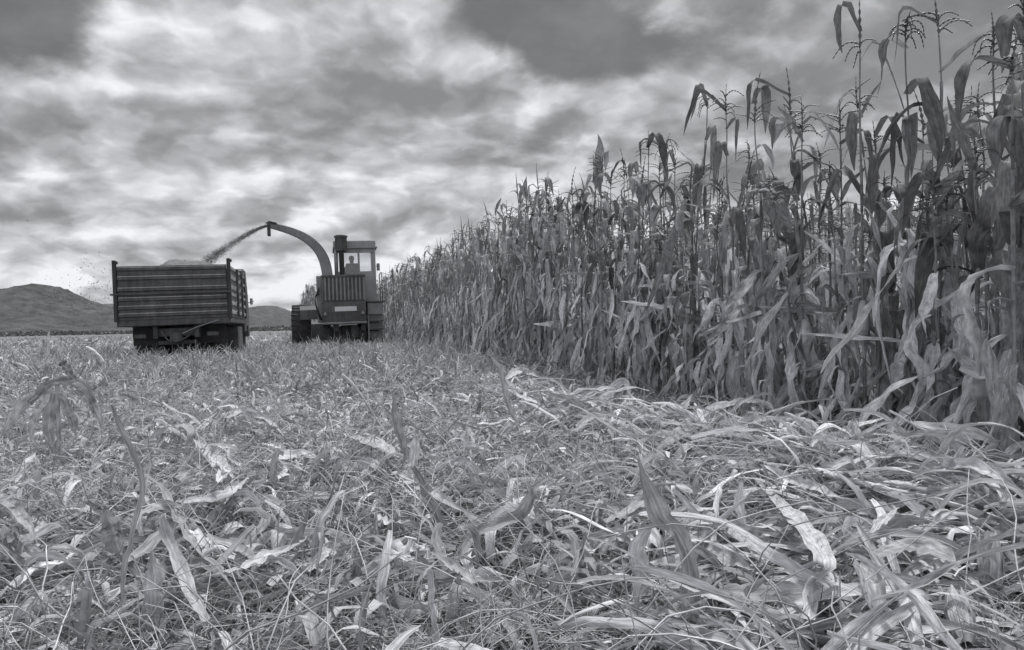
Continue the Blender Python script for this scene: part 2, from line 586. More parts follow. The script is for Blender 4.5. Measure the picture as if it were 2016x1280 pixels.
def empty(name, loc, rz=0.0):
    o = bpy.data.objects.new(name, None)
    COL.objects.link(o)
    o.location = loc
    o.rotation_euler = (0, 0, rz)
    o.empty_display_size = 0.2
    return o


def smooth(x, a, b):
    t = np.clip((x - a) / (b - a), 0, 1)
    return t * t * (3 - 2 * t)


# ------------------------------------------------------------------ the lie of the land
HEAD = R(15.4)                              # the maize rows run away to the left of the view
FWD = np.array([-math.sin(HEAD), math.cos(HEAD)])
RGT = np.array([math.cos(HEAD), math.sin(HEAD)])
EDGE0 = np.array([3.75, 0.0])               # a point of the edge row


def row_coords(x, y):
    """distance to the right of the edge row, distance along it"""
    dx, dy = x - EDGE0[0], y - EDGE0[1]
    return dx * RGT[0] + dy * RGT[1], dx * FWD[0] + dy * FWD[1]


BANK = [(-0.9, 10.0), (0.35, 6.5), (1.30, 4.3), (1.72, 3.3), (1.85, 2.2)]


def ground_z(x, y):
    x = np.asarray(x, float); y = np.asarray(y, float)
    z = 0.16 * smooth(y, 5, 13) * (1 - smooth(y, 22, 60))
    z = z + 0.02 * np.sin(x * 1.7 + 0.6 * y) * np.cos(y * 1.1 - x * 0.4) + 0.012 * np.sin(x * 4.1 - y * 3.3)
    lumps = np.sin(x * 9.3 + 2.1 * np.sin(y * 4.7)) * np.sin(y * 8.1 + 1.7 * np.sin(x * 5.3))
    z = z + 0.035 * np.clip(lumps, -0.6, 1.0) * (1 - smooth(y, 6, 12))
    # the bank of flattened stalks beside the standing rows
    best = np.full(np.broadcast(x, y).shape, 9.0)
    for (ax, ay), (bx, by) in zip(BANK[:-1], BANK[1:]):
        t = np.clip(((x - ax) * (bx - ax) + (y - ay) * (by - ay)) / ((bx - ax) ** 2 + (by - ay) ** 2), 0, 1)
        best = np.minimum(best, np.hypot(x - ax - t * (bx - ax), y - ay - t * (by - ay)))
    z = z + 0.11 * np.exp(-(best / 0.36) ** 2)
    return z


def build_ground():
    # rings of quads, finer near the camera, out to the horizon
    rr = np.concatenate([np.linspace(0.0, 12, 110), np.geomspace(12.3, 9000, 90)])
    th = np.linspace(0, 2 * math.pi, 220, endpoint=False)
    rr2, tt = np.meshgrid(rr, th, indexing='ij')
    X = rr2 * np.sin(tt); Y = rr2 * np.cos(tt)
    Z = ground_z(X, Y) * (rr2 < 400) - 0.03
    Z += rng.normal(0, 0.012, Z.shape) * (rr2 < 40)
    v = np.stack([X, Y, Z], -1).reshape(-1, 3)
    K, S = len(rr), len(th)
    i, j = np.meshgrid(np.arange(K - 1), np.arange(S), indexing='ij')
    j2 = (j + 1) % S
    f = np.stack([i * S + j, (i + 1) * S + j, (i + 1) * S + j2, i * S + j2], -1).reshape(-1, 4)
    o = MB().add(v, f).build('field', M_SOIL)
    tag(o, kind='structure')


build_ground()


def build_hill(name, prof, D, depth, seed, rough_amp):
    """a ridge whose skyline follows the photographed one, at its real distance and with its real depth"""
    r = np.random.default_rng(seed)
    px = np.array([p[0] for p in prof], float); py = np.array([p[1] for p in prof], float)
    pts = np.array([at_depth(a, b, D) for a, b in prof])
    xs = np.linspace(pts[0, 0], pts[-1, 0], 260)
    h = np.interp(xs, pts[:, 0], pts[:, 2])
    k = np.ones(5) / 5
    h = np.convolve(np.pad(h, 2, mode='edge'), k, 'valid')
    ys = np.linspace(-depth, depth, 60)
    X, Yo = np.meshgrid(xs, ys, indexing='ij')
    prof_y = np.exp(-(Yo / (depth * 0.5)) ** 2) - math.exp(-4)
    Z = h[:, None] * prof_y / (1 - math.exp(-4))
    Z += r.normal(0, rough_amp, Z.shape) * np.clip(Z / (h.max() * 0.3), 0, 1)
    Z = np.maximum(Z, -2)
    v = np.stack([X, D + Yo, Z], -1).reshape(-1, 3)
    a, b = Z.shape
    i, j = np.meshgrid(np.arange(a - 1), np.arange(b - 1), indexing='ij')
    f = np.stack([i * b + j, (i + 1) * b + j, (i + 1) * b + j + 1, i * b + j + 1], -1).reshape(-1, 4)
    o = MB().add(v, f).build(name, M_HILL)
    tag(o, kind='structure')


build_hill('hill', [(-420, 660), (-260, 632), (-120, 604), (-40, 584), (0, 575), (40, 568), (60, 563), (75, 560), (95, 562), (125, 577), (150, 588), (175, 597),
                    (200, 605), (240, 613), (300, 624), (360, 640), (420, 652)], 2200, 700, 3, 1.6)
build_hill('hill', [(60, 640), (140, 608), (190, 601), (230, 598), (280, 604), (340, 622), (420, 640), (470, 650)], 5200, 1200, 4, 2.0)
build_hill('hill', [(400, 650), (440, 628), (480, 611), (510, 604), (532, 602), (550, 606), (575, 617), (610, 628), (680, 636), (800, 640)], 4200, 1000, 5, 2.0)


def far_woods():
    """the belt of trees and hedges at the far edge of the field"""
    m = MB()
    N = 9000
    px = rng.uniform(-250, 900, N)
    d = rng.uniform(650, 900, N)
    x = (px - 1008) / FPX * d
    dens = 0.5 + 0.22 * np.sin(px * 0.021) * np.sin(px * 0.0067 + 1)
    hgt = 1.5 + 4 * dens
    z = rng.uniform(0, 1, N) ** 1.4 * hgt
    s = rng.uniform(0.7, 2.0, N)
    P_ = np.stack([x, d, z], -1)
    dirs = rng.normal(0, 1, (N, 3)); dirs /= np.linalg.norm(dirs, axis=1, keepdims=True)
    line = P_[:, None] + dirs[:, None] * (np.linspace(-0.5, 0.5, 3)[None, :, None] * s[:, None, None])
    Wd = s[:, None] * np.array([0.5, 1.0, 0.4])[None]
    m.ribbons(line, Wd, rng.normal(0, 1, (N, 3)), rng.uniform(0.04, 0.09, N), 0.3, 0, 3)
    o = m.build('far_woods', M_LEAF_GREEN)
    tag(o, kind='stuff')


far_woods()

# ------------------------------------------------------------------ maize plants
def leaf_paths(h, az, e0, e1, L, S, kink, sway, base=None):
    """centre lines of N blades: height h on the stalk, azimuth az, start and end elevation, length L"""
    N = len(h)
    t = np.linspace(0, 1, S)[None]
    k = kink[:, None]
    prof = 1 / (1 + np.exp(-(t - k) * sway[:, None]))          # where and how sharply the blade turns over
    prof = (prof - prof[:, :1]) / (prof[:, -1:] - prof[:, :1])
    el = e0[:, None] + (e1 - e0)[:, None] * prof
    a = az[:, None] + rng.normal(0, 0.35, (N, 1)) * t ** 2
    st = L[:, None] / (S - 1)
    dx = np.cos(el) * np.cos(a) * st; dy = np.cos(el) * np.sin(a) * st; dz = np.sin(el) * st
    P_ = np.stack([np.cumsum(dx, 1), np.cumsum(dy, 1), np.cumsum(dz, 1)], -1)
    P_ = P_ - P_[:, :1]
    P_[..., 2] += h[:, None]
    if base is not None:
        P_[..., :2] += base[:, None]
    up = np.stack([-np.sin(el) * np.cos(a), -np.sin(el) * np.sin(a), np.cos(el)], -1)
    return P_, up, t


def maize_meshes(seed, H, detail, spike=False, droop=False, big=1.0, with_ear=False, lean=None, upper_tone=(0.18, 0.40)):
    """returns the meshes of one plant: stalk, leaves, tassel, ear"""
    global rng
    keep = rng
    rng = np.random.default_rng(seed)
    Sg = {2: 15, 1: 9, 0: 6}[detail]
    cols = {2: 5, 1: 3, 0: 3}[detail]
    # stalk
    S = {2: 26, 1: 14, 0: 7}[detail]
    t = np.linspace(0, 1, S)
    la = rng.uniform(0, 6.28); lm = rng.uniform(0.02, 0.20) if lean is None else lean
    if lean is not None:
        la = rng.choice([0.0, 3.14])
    bend = lm * t ** 2
    wob = 0.012 * np.sin(t * 17 + rng.uniform(0, 6)) * t
    Hs = H * (0.90 if not droop else 0.95)
    SP = np.stack([bend * math.cos(la) + wob, bend * math.sin(la) + wob * 0.6, t * Hs], -1)
    rad = 0.0125 - 0.0085 * t ** 1.1
    if detail == 2:
        node = (np.sin(t * 13 * math.pi) ** 2) ** 8
        rad = rad * (1 + 0.22 * node)
    mst = MB().tubes(SP, rad, rng.uniform(0.16, 0.26), {2: 8, 1: 5, 0: 3}[detail])
    # blades
    n_l = {2: 19, 1: 15, 0: 11}[detail]
    hh = np.sort(np.concatenate([rng.uniform(0.12, 0.60, n_l - 5), np.linspace(0.60, 0.93, 5) + rng.uniform(-0.03, 0.03, 5)]))
    side = rng.uniform(0, 6.28)
    az = side + np.where(np.arange(n_l) % 2 == 0, 0, math.pi) + rng.normal(0, 0.55, n_l)
    low = hh < rng.uniform(0.45, 0.70) + rng.normal(0, 0.05, n_l)
    e0 = np.where(low, rng.uniform(R(-30), R(40), n_l), rng.uniform(R(22), R(68), n_l))
    e1 = np.where(low, rng.uniform(R(-108), R(-52), n_l), rng.uniform(R(-100), R(-60), n_l))
    stick = low & (rng.uniform(0, 1, n_l) < 0.06)
    e1 = np.where(stick, rng.uniform(R(-40), R(20), n_l), e1)
    up_l = (~low) & (rng.uniform(0, 1, n_l) < 0.09)              # a few blades stay up
    e1 = np.where(up_l, e0 - rng.uniform(0.1, 0.6, n_l), e1)
    L = np.where(low, rng.uniform(0.45, 0.85, n_l), rng.uniform(0.32, 0.58, n_l)) * big
    L = np.minimum(L, np.where(low, hh * H * 0.95 + 0.2, 9))
    kink = np.where(low, rng.uniform(0.02, 0.18, n_l), rng.uniform(0.22, 0.5, n_l))
    sway = np.where(rng.uniform(0, 1, n_l) < np.where(low, 0.4, 0.7), rng.uniform(28, 60, n_l), rng.uniform(7, 14, n_l))
    bx = np.interp(hh * H, SP[:, 2], SP[:, 0]); by = np.interp(hh * H, SP[:, 2], SP[:, 1])
    P_, up, tt = leaf_paths(hh * H, az, e0, e1, L, Sg, kink, sway, np.stack([bx, by], -1))
    P_[..., 2] = np.maximum(P_[..., 2], 0.03)
    wmax = rng.uniform(0.038, 0.086, n_l) * np.where(low, 1.0, 1.12) * big
    Wd = wmax[:, None] * (0.35 + 0.65 * np.sin(np.clip(tt * 1.25 + 0.12, 0, 1.0) * math.pi * 0.5)) * np.clip((1 - tt) * 2.3, 0.03, 1) ** 0.8
    tw = (rng.normal(0, 0.9, (n_l, 1)) * np.where(low, 2.4, 0.5)[:, None]) * tt ** 1.2
    wob_ = np.where(low, 0.028, 0.008)[:, None]
    for ax_ in (0, 1):
        P_[..., ax_] += wob_ * np.sin(tt * rng.uniform(4, 11, (n_l, 1)) + rng.uniform(0, 6.28, (n_l, 1))) * tt
    dry = np.where(low, rng.uniform(0.22, 0.80, n_l), rng.uniform(upper_tone[0], upper_tone[1], n_l))
    fold = np.where(low, rng.uniform(-0.5, 0.9, n_l), rng.uniform(0.15, 0.6, n_l))
    mlv = MB().ribbons(P_, Wd, up, dry, fold, np.where(low, 0.38, 0.12), cols, 3.2, tw)
    # sheaths hugging the stalk
    if detail >= 1:
        ns = 6
        hs = rng.uniform(0.10, 0.78, ns)
        zz = np.linspace(0, 1, 5)[None] * rng.uniform(0.12, 0.2, (ns, 1))
        z = hs[:, None] * H + zz
        cx = np.interp(z, SP[:, 2], SP[:, 0]); cy = np.interp(z, SP[:, 2], SP[:, 1])
        rr = np.interp(z, SP[:, 2], rad) * np.linspace(1.15, 1.5, 5)[None] + 0.001
        mlv.tubes(np.stack([cx, cy, z], -1), rr, rng.uniform(0.18, 0.34, ns), 6 if detail == 2 else 4)
    # tassel
    top = SP[-1]
    up_dir = SP[-1] - SP[-2]; up_dir /= np.linalg.norm(up_dir)
    TL = H * 0.10 if not droop else H * 0.07
    mt = MB()
    Sb = {2: 16, 1: 8, 0: 4}[detail]
    tb_ = np.linspace(0, 1, Sb)
    cent = top + up_dir * (tb_[:, None] * TL * (1.35 if spike else 1.0))
    cent[:, 0] += rng.normal(0, 0.05) * tb_ ** 2
    jag = 1 + (0.55 * np.sign(np.sin(np.arange(Sb) * math.pi + 0.5)) if detail == 2 else 0 * tb_)
    mt.tubes(cent, (0.0062 if spike else 0.0045) * (0.5 + np.sin(np.clip(tb_ * 1.1 + 0.1, 0, 1) * math.pi) * 0.9) * jag, 0.12, {2: 5, 1: 4, 0: 3}[detail])
    nb = int(rng.integers(4, 7)) if spike else int(rng.integers(7, 13))
    if detail == 0:
        nb = 5
    ab = rng.uniform(0, 6.28, nb)
    eb0 = rng.uniform(R(15), R(60), nb)
    eb1 = rng.uniform(R(-55), R(20), nb) if not droop else rng.uniform(R(-90), R(-50), nb)
    hb = top[2] + rng.uniform(-0.02, TL * (0.35 if spike else 0.6), nb)
    Pb, _, _ = leaf_paths(hb, ab, eb0, eb1, rng.uniform(0.11, 0.22, nb), Sb, np.full(nb, 0.4), np.full(nb, 7.0),
                          np.repeat(top[None, :2], nb, 0))
    rb = np.repeat((0.0050 * (1.1 - 0.55 * tb_) * jag)[None], nb, 0)
    if detail == 0:
        rb = rb * 1.5
    mt.tubes(Pb, rb, rng.uniform(0.09, 0.16, nb), {2: 4, 1: 3, 0: 3}[detail])
    # ear in its husk
    me_ = None
    if with_ear:
        me_ = MB()
        ze = H * rng.uniform(0.33, 0.42)
        ae = rng.uniform(3.6, 5.4)
        k = np.linspace(0, 1, 12)
        cx = np.interp(ze, SP[:, 2], SP[:, 0]); cy = np.interp(ze, SP[:, 2], SP[:, 1])
        out = np.array([math.cos(ae), math.sin(ae), 0])
        path = np.array([cx, cy, ze]) + out * (0.05 + 0.03 * np.sin(k * 3.1))[:, None] + np.array([0, 0, -1]) * (k * 0.27)[:, None]
        me_.tubes(path, 0.004 + 0.038 * np.sin(np.clip(k * 0.93 + 0.06, 0, 1) * math.pi) ** 0.6, 0.5, 10)
        nh = 5
        ah = rng.uniform(0, 6.28, nh)
        q = np.linspace(0, 1, 8)
        off = np.stack([np.cos(ah), np.sin(ah), 0 * ah], -1)[:, None] * (0.034 * np.sin(np.clip(q * 0.9 + 0.08, 0, 1) * math.pi))[None, :, None]
        hp = path[0][None, None] + (path[-1] - path[0])[None, None] * (q * 1.25)[None, :, None] + off
        me_.ribbons(hp, np.repeat((0.04 * np.sin(np.clip(q * 0.9 + 0.1, 0, 1) * math.pi))[None], nh, 0), off[:, 3], rng.uniform(0.4, 0.6, nh), -0.5, 0.2, 3)
    rng = keep
    return mst, mlv, mt, me_


def make_maize(seed, H, detail, **kw):
    a, b, c, d = maize_meshes(seed, H, detail, **kw)
    ms_ = [('stalk', a.mesh('stalk', M_STALK)), ('leaves', b.mesh('leaves', M_LEAF_DRY)), ('tassel', c.mesh('tassel', M_STALK))]
    if d is not None:
        ms_.append(('ear', d.mesh('ear', M_LEAF_DRY)))
    return ms_


def plant_maize(meshes, x, y, rz, s, label, group, tilt=(0, 0), sz=None):
    root = empty('maize_plant', (x, y, float(ground_z(x, y)) - 0.03), rz)
    root.rotation_euler = (tilt[0], tilt[1], rz)
    root.scale = (s, s, sz if sz else s)
    tag(root, label, 'maize plant', group)
    for nm, me in meshes:
        o = bpy.data.objects.new(nm, me)
        COL.objects.link(o)
        o.parent = root
    return root


VARIANTS = [make_maize(100 + i, 2.7, 2, spike=(i % 3 == 0), droop=(i % 5 == 4), big=1.0, with_ear=(i % 2 == 0)) for i in range(14)]
VARIANTS_MID = [make_maize(300 + i, 2.7, 1, spike=(i % 3 == 0), droop=(i % 5 == 4), with_ear=(i % 3 == 0)) for i in range(10)]


def edge_point(px, off=0.0):
    """where the sight line of a photograph column meets the row `off` metres behind the edge row"""
    k = (px - 1008) / FPX
    # x = k*y ; (x - x0)*RGT0 + y*RGT1 = off
    y = (off + EDGE0[0] * RGT[0]) / (k * RGT[0] + RGT[1])
    return k * y, y


HEROES = [
    # px of the stalk foot, px/py of the top, row, tassel kind, label
    (1003, 1000, 398, 0.0, 'bush', 'far maize plant rising above its neighbours, first tall tassel right of the harvester'),
    (1064, 1064, 368, 0.05, 'droop', 'maize plant with wide drooping tassel, second tall top right of the harvester'),
    (1140, 1120, 340, 0.0, 'spike', 'maize plant whose bare spike leans left against a bright cloud gap'),
    (1172, 1172, 316, 0.1, 'spike', 'maize plant with straight thin spike left of the looped leaf'),
    (1205, 1196, 328, 0.0, 'bush', 'maize plant with small flat tassel between two bare spikes'),
    (1205, 1229, 305, 0.35, 'spike', 'maize plant whose bare spike leans strongly right over a looped leaf'),
    (1285, 1272, 248, 0.0, 'bush', 'tall maize plant crowned by a wide fan shaped tassel'),
    (1300, 1308, 272, 0.3, 'droop', 'maize plant with ragged tassel just right of the fan shaped one'),
    (1340, 1390, 176, 0.0, 'droop', 'tall curved maize plant whose tassel nods over to the right'),
    (1455, 1432, 158, 0.0, 'bush', 'maize plant with crooked upper leaf and open tassel beside the nodding one'),
    (1418, 1412, 330, 0.4, 'bush', 'shorter maize plant with arched leaf between two tall bare stalks'),
    (1585, 1560, 146, 0.2, 'spike', 'maize plant with a tall bottlebrush spike standing alone against grey sky'),
    (1655, 1660, 188, 0.25, 'bush', 'maize plant with a two tiered tassel left of the tallest stalks'),
    (1700, 1686, 2, 0.0, 'spike', 'very tall maize plant with a long spike reaching the top of the picture'),
    (1790, 1772, 30, 0.0, 'droop', 'very tall maize plant with a flat topped tassel and one stiff upright leaf'),
    (1838, 1856, -30, 0.0, 'bush', 'very tall maize plant with a slack leaf bent at right angles high up'),
    (1920, 1898, 195, 0.5, 'spike', 'maize plant with bare dark spike behind the tallest stalks'),
    (1955, 1965, 30, -0.15, 'droop', 'dark broad leaved maize plant close to the right edge of the picture'),
    (2010, 2012, -60, -0.1, 'bush', 'nearest dark maize plant cut by the right edge of the picture'),
]
HEROES += [
    (1992, 1975, 40, -0.52, 'bush', 'big leaved maize plant standing out before the row near the right edge'),
    (1930, 1915, 255, -0.30, 'droop', 'short broad leaved maize plant leaning out at the row edge, right'),
    (1835, 1830, 330, -0.18, 'bush', 'knee bent maize plant with wide pale hanging blades at the row edge, right'),
]
for fx, tx, ty, off, kind, label in [
    (1035, 1030, 420, 0.2, 'bush', 'slim maize plant between the first two tall tops right of the harvester'),
    (1100, 1098, 385, 0.2, 'droop', 'maize plant with slack tassel just left of the left leaning spike'),
    (1150, 1146, 362, 0.3, 'bush', 'maize plant with small tassel just right of the left leaning spike'),
    (1255, 1250, 312, 0.2, 'bush', 'maize plant standing left of the wide fan shaped tassel'),
    (1335, 1332, 285, 0.4, 'spike', 'thin maize plant before the tall curved one, spike tilted'),
    (1370, 1362, 318, 0.2, 'bush', 'leafy maize plant right below the nodding tassel'),
    (1490, 1478, 262, 0.5, 'bush', 'maize plant with low tassel right of the crooked upper leaf'),
    (1525, 1522, 330, 0.3, 'droop', 'drooping maize plant left of the lone bottlebrush spike'),
    (1605, 1600, 275, 0.5, 'bush', 'maize plant right of the lone bottlebrush spike, leaves folded down'),
    (1635, 1628, 318, 0.2, 'droop', 'maize plant with hanging flag leaves below the two tiered tassel'),
    (1735, 1726, 232, 0.45, 'bush', 'maize plant with short tassel between the two very tall ones'),
    (1765, 1752, 335, 0.15, 'droop', 'broad leaved maize plant low between the two very tall ones'),
    (1812, 1805, 188, 0.5, 'spike', 'maize plant with thin spike right of the flat topped tassel'),
    (1880, 1872, 225, 0.3, 'bush', 'maize plant right of the one with the slack right angled leaf'),
    (1945, 1936, 150, 0.2, 'bush', 'maize plant crowding in behind the dark broad leaved one'),
]:
    HEROES.insert(len(HEROES) - 3, (fx, tx, ty, off, kind, label))
BIG = {len(HEROES) - 3: 1.3, len(HEROES) - 2: 1.1, len(HEROES) - 1: 1.1}
hero_spots = []
for i, (fx, tx, ty, off, kind, label) in enumerate(HEROES):
    x, y = edge_point(fx, off)
    gz = float(ground_z(x, y))
    top = at_depth(tx, ty, y)
    H = top[2] - gz
    dxt = top[0] - x
    ms_ = make_maize(500 + i, 2.7, 2, spike=kind == 'spike', droop=kind == 'droop', with_ear=i % 2 == 1, lean=0.02,
                     big=BIG.get(i, 1.22), upper_tone=(0.09, 0.22))  # upper blades darkened: backlit silhouette put into their colour
    # lean in the picture plane
    plant_maize(ms_, x, y, rng.uniform(-0.6, 0.6), 1.0, label, 'maize plants standing tall against the sky',
                tilt=(rng.normal(0, 0.015), math.atan2(dxt, H)), sz=H / 2.7)
    hero_spots.append((x, y))
hero_spots = np.array(hero_spots)

# every other standing plant: first the candidates, row by row
cands = []
for row in range(0, 13):
    along = np.arange(2.2, 75 if row < 7 else 40, 0.23 if row < 3 else 0.36)
    along = along + rng.uniform(-0.07, 0.07, len(along))
    offs = row * 0.70 + rng.normal(0, 0.06, len(along))
    if row == 0:
        extra = rng.uniform(2.2, 26, 60)                     # leaning outliers and doubles along the cut edge
        along = np.concatenate([along, extra]); offs = np.concatenate([offs, rng.uniform(-0.15, 0.35, 60)])
    X = EDGE0[0] + RGT[0] * offs + FWD[0] * along
    Y = EDGE0[1] + RGT[1] * offs + FWD[1] * along
    for x, y in zip(X, Y):
        cands.append((x, y, row))
# uncut maize ahead of the harvester
for row in range(1, 5):
    for a in np.arange(37.0, 60, 0.2):
        o_ = -0.7 * row + rng.normal(0, 0.06)
        cands.append((EDGE0[0] + RGT[0] * o_ + FWD[0] * (a + rng.uniform(-.07, .07)), EDGE0[1] + RGT[1] * o_ + FWD[1] * a, -row))
cands = [c for c in cands if c[0] < 0.80 * c[1] + 1.2 and np.min(np.hypot(hero_spots[:, 0] - c[0], hero_spots[:, 1] - c[1])) > 0.10]
# which show largest: near ones in the outer rows
score = np.array([math.hypot(c[0], c[1]) * (1 + 0.55 * max(c[2], 0)) if c[0] < 0.68 * c[1] else 1e6 + math.hypot(c[0], c[1]) for c in cands])
order = np.argsort(score)
N_IND = 300 - len(HEROES) - 14
PLACES = [
    (5.4, 'dry maize plant with torn pale leaves at the near right end', 'maize plants at the near right end of the row'),
    (6.6, 'dry maize plant below the tallest stalks, leaves hanging twisted', 'maize plants below the tallest stalks'),
    (8.5, 'dry maize plant in the leafy stretch under nodding tassels', 'maize plants under the nodding tassels'),
    (12.0, 'dry maize plant in the middle stretch of the row', 'maize plants in the middle stretch'),
    (99.0, 'maize plant in the far stretch towards the harvester', 'maize plants in the far stretch'),
]


def stand_height(y, row):
    """the crop is shorter and gappier close by and taller further along the row"""
    h = 1.80 + 0.90 * float(smooth(y, 7.5, 12.5)) + rng.normal(0, 0.19) - (0.12 if row >= 3 else 0.0)
    if rng.uniform() < (0.16 if row <= 2 else 0.06):
        h += rng.uniform(0.3, 0.8)
    return float(np.clip(h, 1.5, 2.95))


individual = set(order[:N_IND].tolist())
far_idx = []
for n_, idx in enumerate(order):
    x, y, row = cands[idx]
    if idx in individual:
        dd = math.hypot(x, y)
        for lim, lab, grp in PLACES:
            if y < lim:
                break
        if row >= 1:
            lab = lab.replace('dry maize plant', 'dry maize plant half hidden behind the edge row,') if False else lab
        vs = VARIANTS if dd < 9 else VARIANTS_MID
        s = rng.uniform(0.93, 1.03)
        plant_maize(vs[int(rng.integers(len(vs)))], x, y, rng.uniform(0, 6.28), s,
                    lab if row == 0 else lab + ', behind the edge plants', grp if row == 0 else grp + ', inner rows',
                    tilt=(rng.normal(0, 0.06), rng.normal(0, 0.06)), sz=stand_height(y, row) / 2.7)
    else:
        far_idx.append(idx)

# the rest of the field as one mass
tmpl = []
for i in range(9):
    a, b, c, d = maize_meshes(800 + i, 2.7, 0, spike=i % 3 == 0, droop=i % 4 == 3)
    parts = MB()
    for q in (a, b, c):
        for v, f, lc in zip(q.v, q.f, q.lc):
            pass
        parts.add(np.concatenate(q.v), np.concatenate(q.f), np.concatenate(q.lc))
    tmpl.append((np.concatenate(parts.v), np.concatenate(parts.f), np.concatenate(parts.lc)))
mass = MB()
for idx in far_idx:
    x, y, row = cands[idx]
    v, f, lc = tmpl[int(rng.integers(len(tmpl)))]
    a = rng.uniform(0, 6.28); s = rng.uniform(0.92, 1.03); hz = stand_height(y, row) / 2.7
    ca, sa = math.cos(a) * s, math.sin(a) * s
    lx, ly = rng.normal(0, 0.04, 2)
    vv = np.stack([v[:, 0] * ca - v[:, 1] * sa + lx * v[:, 2] + x, v[:, 0] * sa + v[:, 1] * ca + ly * v[:, 2] + y,
                   v[:, 2] * hz + float(ground_z(x, y)) - 0.03], -1)
    mass.add(vv, f, lc)
tag(mass.build('maize_field', M_LEAF_DRY), kind='stuff')


# ------------------------------------------------------------------ litter, stubble and straw on the harvested ground
def scatter(n, y0, y1, power, spread=0.72, extra=0.5):
    """ground points, denser near the camera (density ~ distance^-power)"""
    u = rng.uniform(0, 1, n)
    e = 2 - power
    if abs(e) < 1e-6:
        y = y0 * (y1 / y0) ** u
    else:
        y = (y0 ** e + u * (y1 ** e - y0 ** e)) ** (1 / e)
    x = rng.uniform(-1, 1, n) * (spread * y + extra)
    return x, y


def litter_pieces(mb, n, y0, y1, power, l_rng, w_rng, tone_rng, e_rng, S, cols, z_rng=(0.0, 0.06), curve=1.6, stem=False, sides=3, stop=0.5, tone_pow=1.3, grow=0.0, where=None, az_mean=None, rough=1.0):
    x, y = scatter(n, y0, y1, power) if where is None else where(n)
    r_, a_l = row_coords(x, y)
    ok = r_ < stop
    x, y = x[ok], y[ok]
    n = len(x)
    sc = 1.0 + grow * np.clip(y - 3, 0, 60)
    L = rng.uniform(l_rng[0], l_rng[1], n) * sc
    az = rng.uniform(0, 6.283, n) if az_mean is None else az_mean + rng.normal(0, 0.8, n) + np.where(rng.uniform(0, 1, n) < 0.5, 0, math.pi)
    e0 = rng.uniform(e_rng[0], e_rng[1], n)
    t = np.linspace(0, 1, S)[None]
    bend = rng.normal(0, curve * 0.5 * min(rough, 1.0), n)
    drop = rng.uniform(0.2, 1.0, n) * curve
    el = e0[:, None] - drop[:, None] * t ** 1.5
    aa = az[:, None] + bend[:, None] * t
    crumple = np.cumsum(rng.normal(0, 0.30, (n, S)), 1) * (0.6 if stem else 1.0) * rough
    el = el + crumple - crumple.mean(1, keepdims=True)
    aa = aa + np.cumsum(rng.normal(0, 0.16, (n, S)), 1) * rough
    st = (L / (S - 1))[:, None]
    P_ = np.stack([np.cumsum(np.cos(el) * np.cos(aa) * st, 1), np.cumsum(np.cos(el) * np.sin(aa) * st, 1), np.cumsum(np.sin(el) * st, 1)], -1)
    P_ -= P_[:, :1]
    P_[..., 0] += x[:, None]; P_[..., 1] += y[:, None]
    z0 = rng.uniform(z_rng[0], z_rng[1], n)
    g = ground_z(P_[..., 0], P_[..., 1])
    P_[..., 2] += z0[:, None] + ground_z(x, y)[:, None]
    low = g + 0.004 + 0.4 * z0[:, None]
    P_[..., 2] = np.maximum(P_[..., 2], low + 0.01 * np.sin(t * 9 + az[:, None]))
    tone = tone_rng[0] + (tone_rng[1] - tone_rng[0]) * rng.uniform(0, 1, n) ** tone_pow
    wd = rng.uniform(w_rng[0], w_rng[1], n) * sc
    if stem:
        mb.tubes(P_, (wd / 2)[:, None] * np.linspace(1, 0.55, S)[None], tone, sides)
    else:
        Wd = wd[:, None] * (0.45 + 0.55 * np.sin(np.clip(t * 0.9 + 0.1, 0, 1) * math.pi))
        nr = rng.normal(0, 0.55, (n, 3)); nr[:, 2] += 1.0
        tw = rng.normal(0, 0.9, (n, 1)) * t
        mb.ribbons(P_, Wd, nr, tone, rng.uniform(-0.5, 0.8, n), rng.uniform(0, 0.5, n), cols, 2.2, tw)
    return mb


leafy = MB()
litter_pieces(leafy, 6500, 0.75, 3.6, 2.1, (0.04, 0.24), (0.004, 0.022), (0.22, 0.80), (R(-8), R(35)), 7, 3, (0.0, 0.08))
litter_pieces(leafy, 520, 0.75, 4.5, 2.0, (0.15, 0.42), (0.018, 0.042), (0.26, 0.72), (R(-8), R(30)), 10, 3, (0.02, 0.10))
litter_pieces(leafy, 16000, 3.2, 10, 2.2, (0.05, 0.30), (0.006, 0.032), (0.22, 0.78), (R(-5), R(50)), 5, 3, (0.0, 0.12))
litter_pieces(leafy, 16000, 9, 34, 1.9, (0.08, 0.32), (0.012, 0.042), (0.22, 0.72), (R(0), R(80)), 4, 2, (0.0, 0.14), grow=0.02)
litter_pieces(leafy, 9000, 30, 160, 1.6, (0.2, 0.45), (0.03, 0.08), (0.22, 0.6), (R(0), R(85)), 3, 2, (0.0, 0.1), grow=0.02)


def by_the_rows(n):
    y = rng.uniform(1.2, 5.5, n)
    x = 0.16 * y + rng.uniform(0, 1, n) ** 0.8 * 0.5 * y
    return x, y


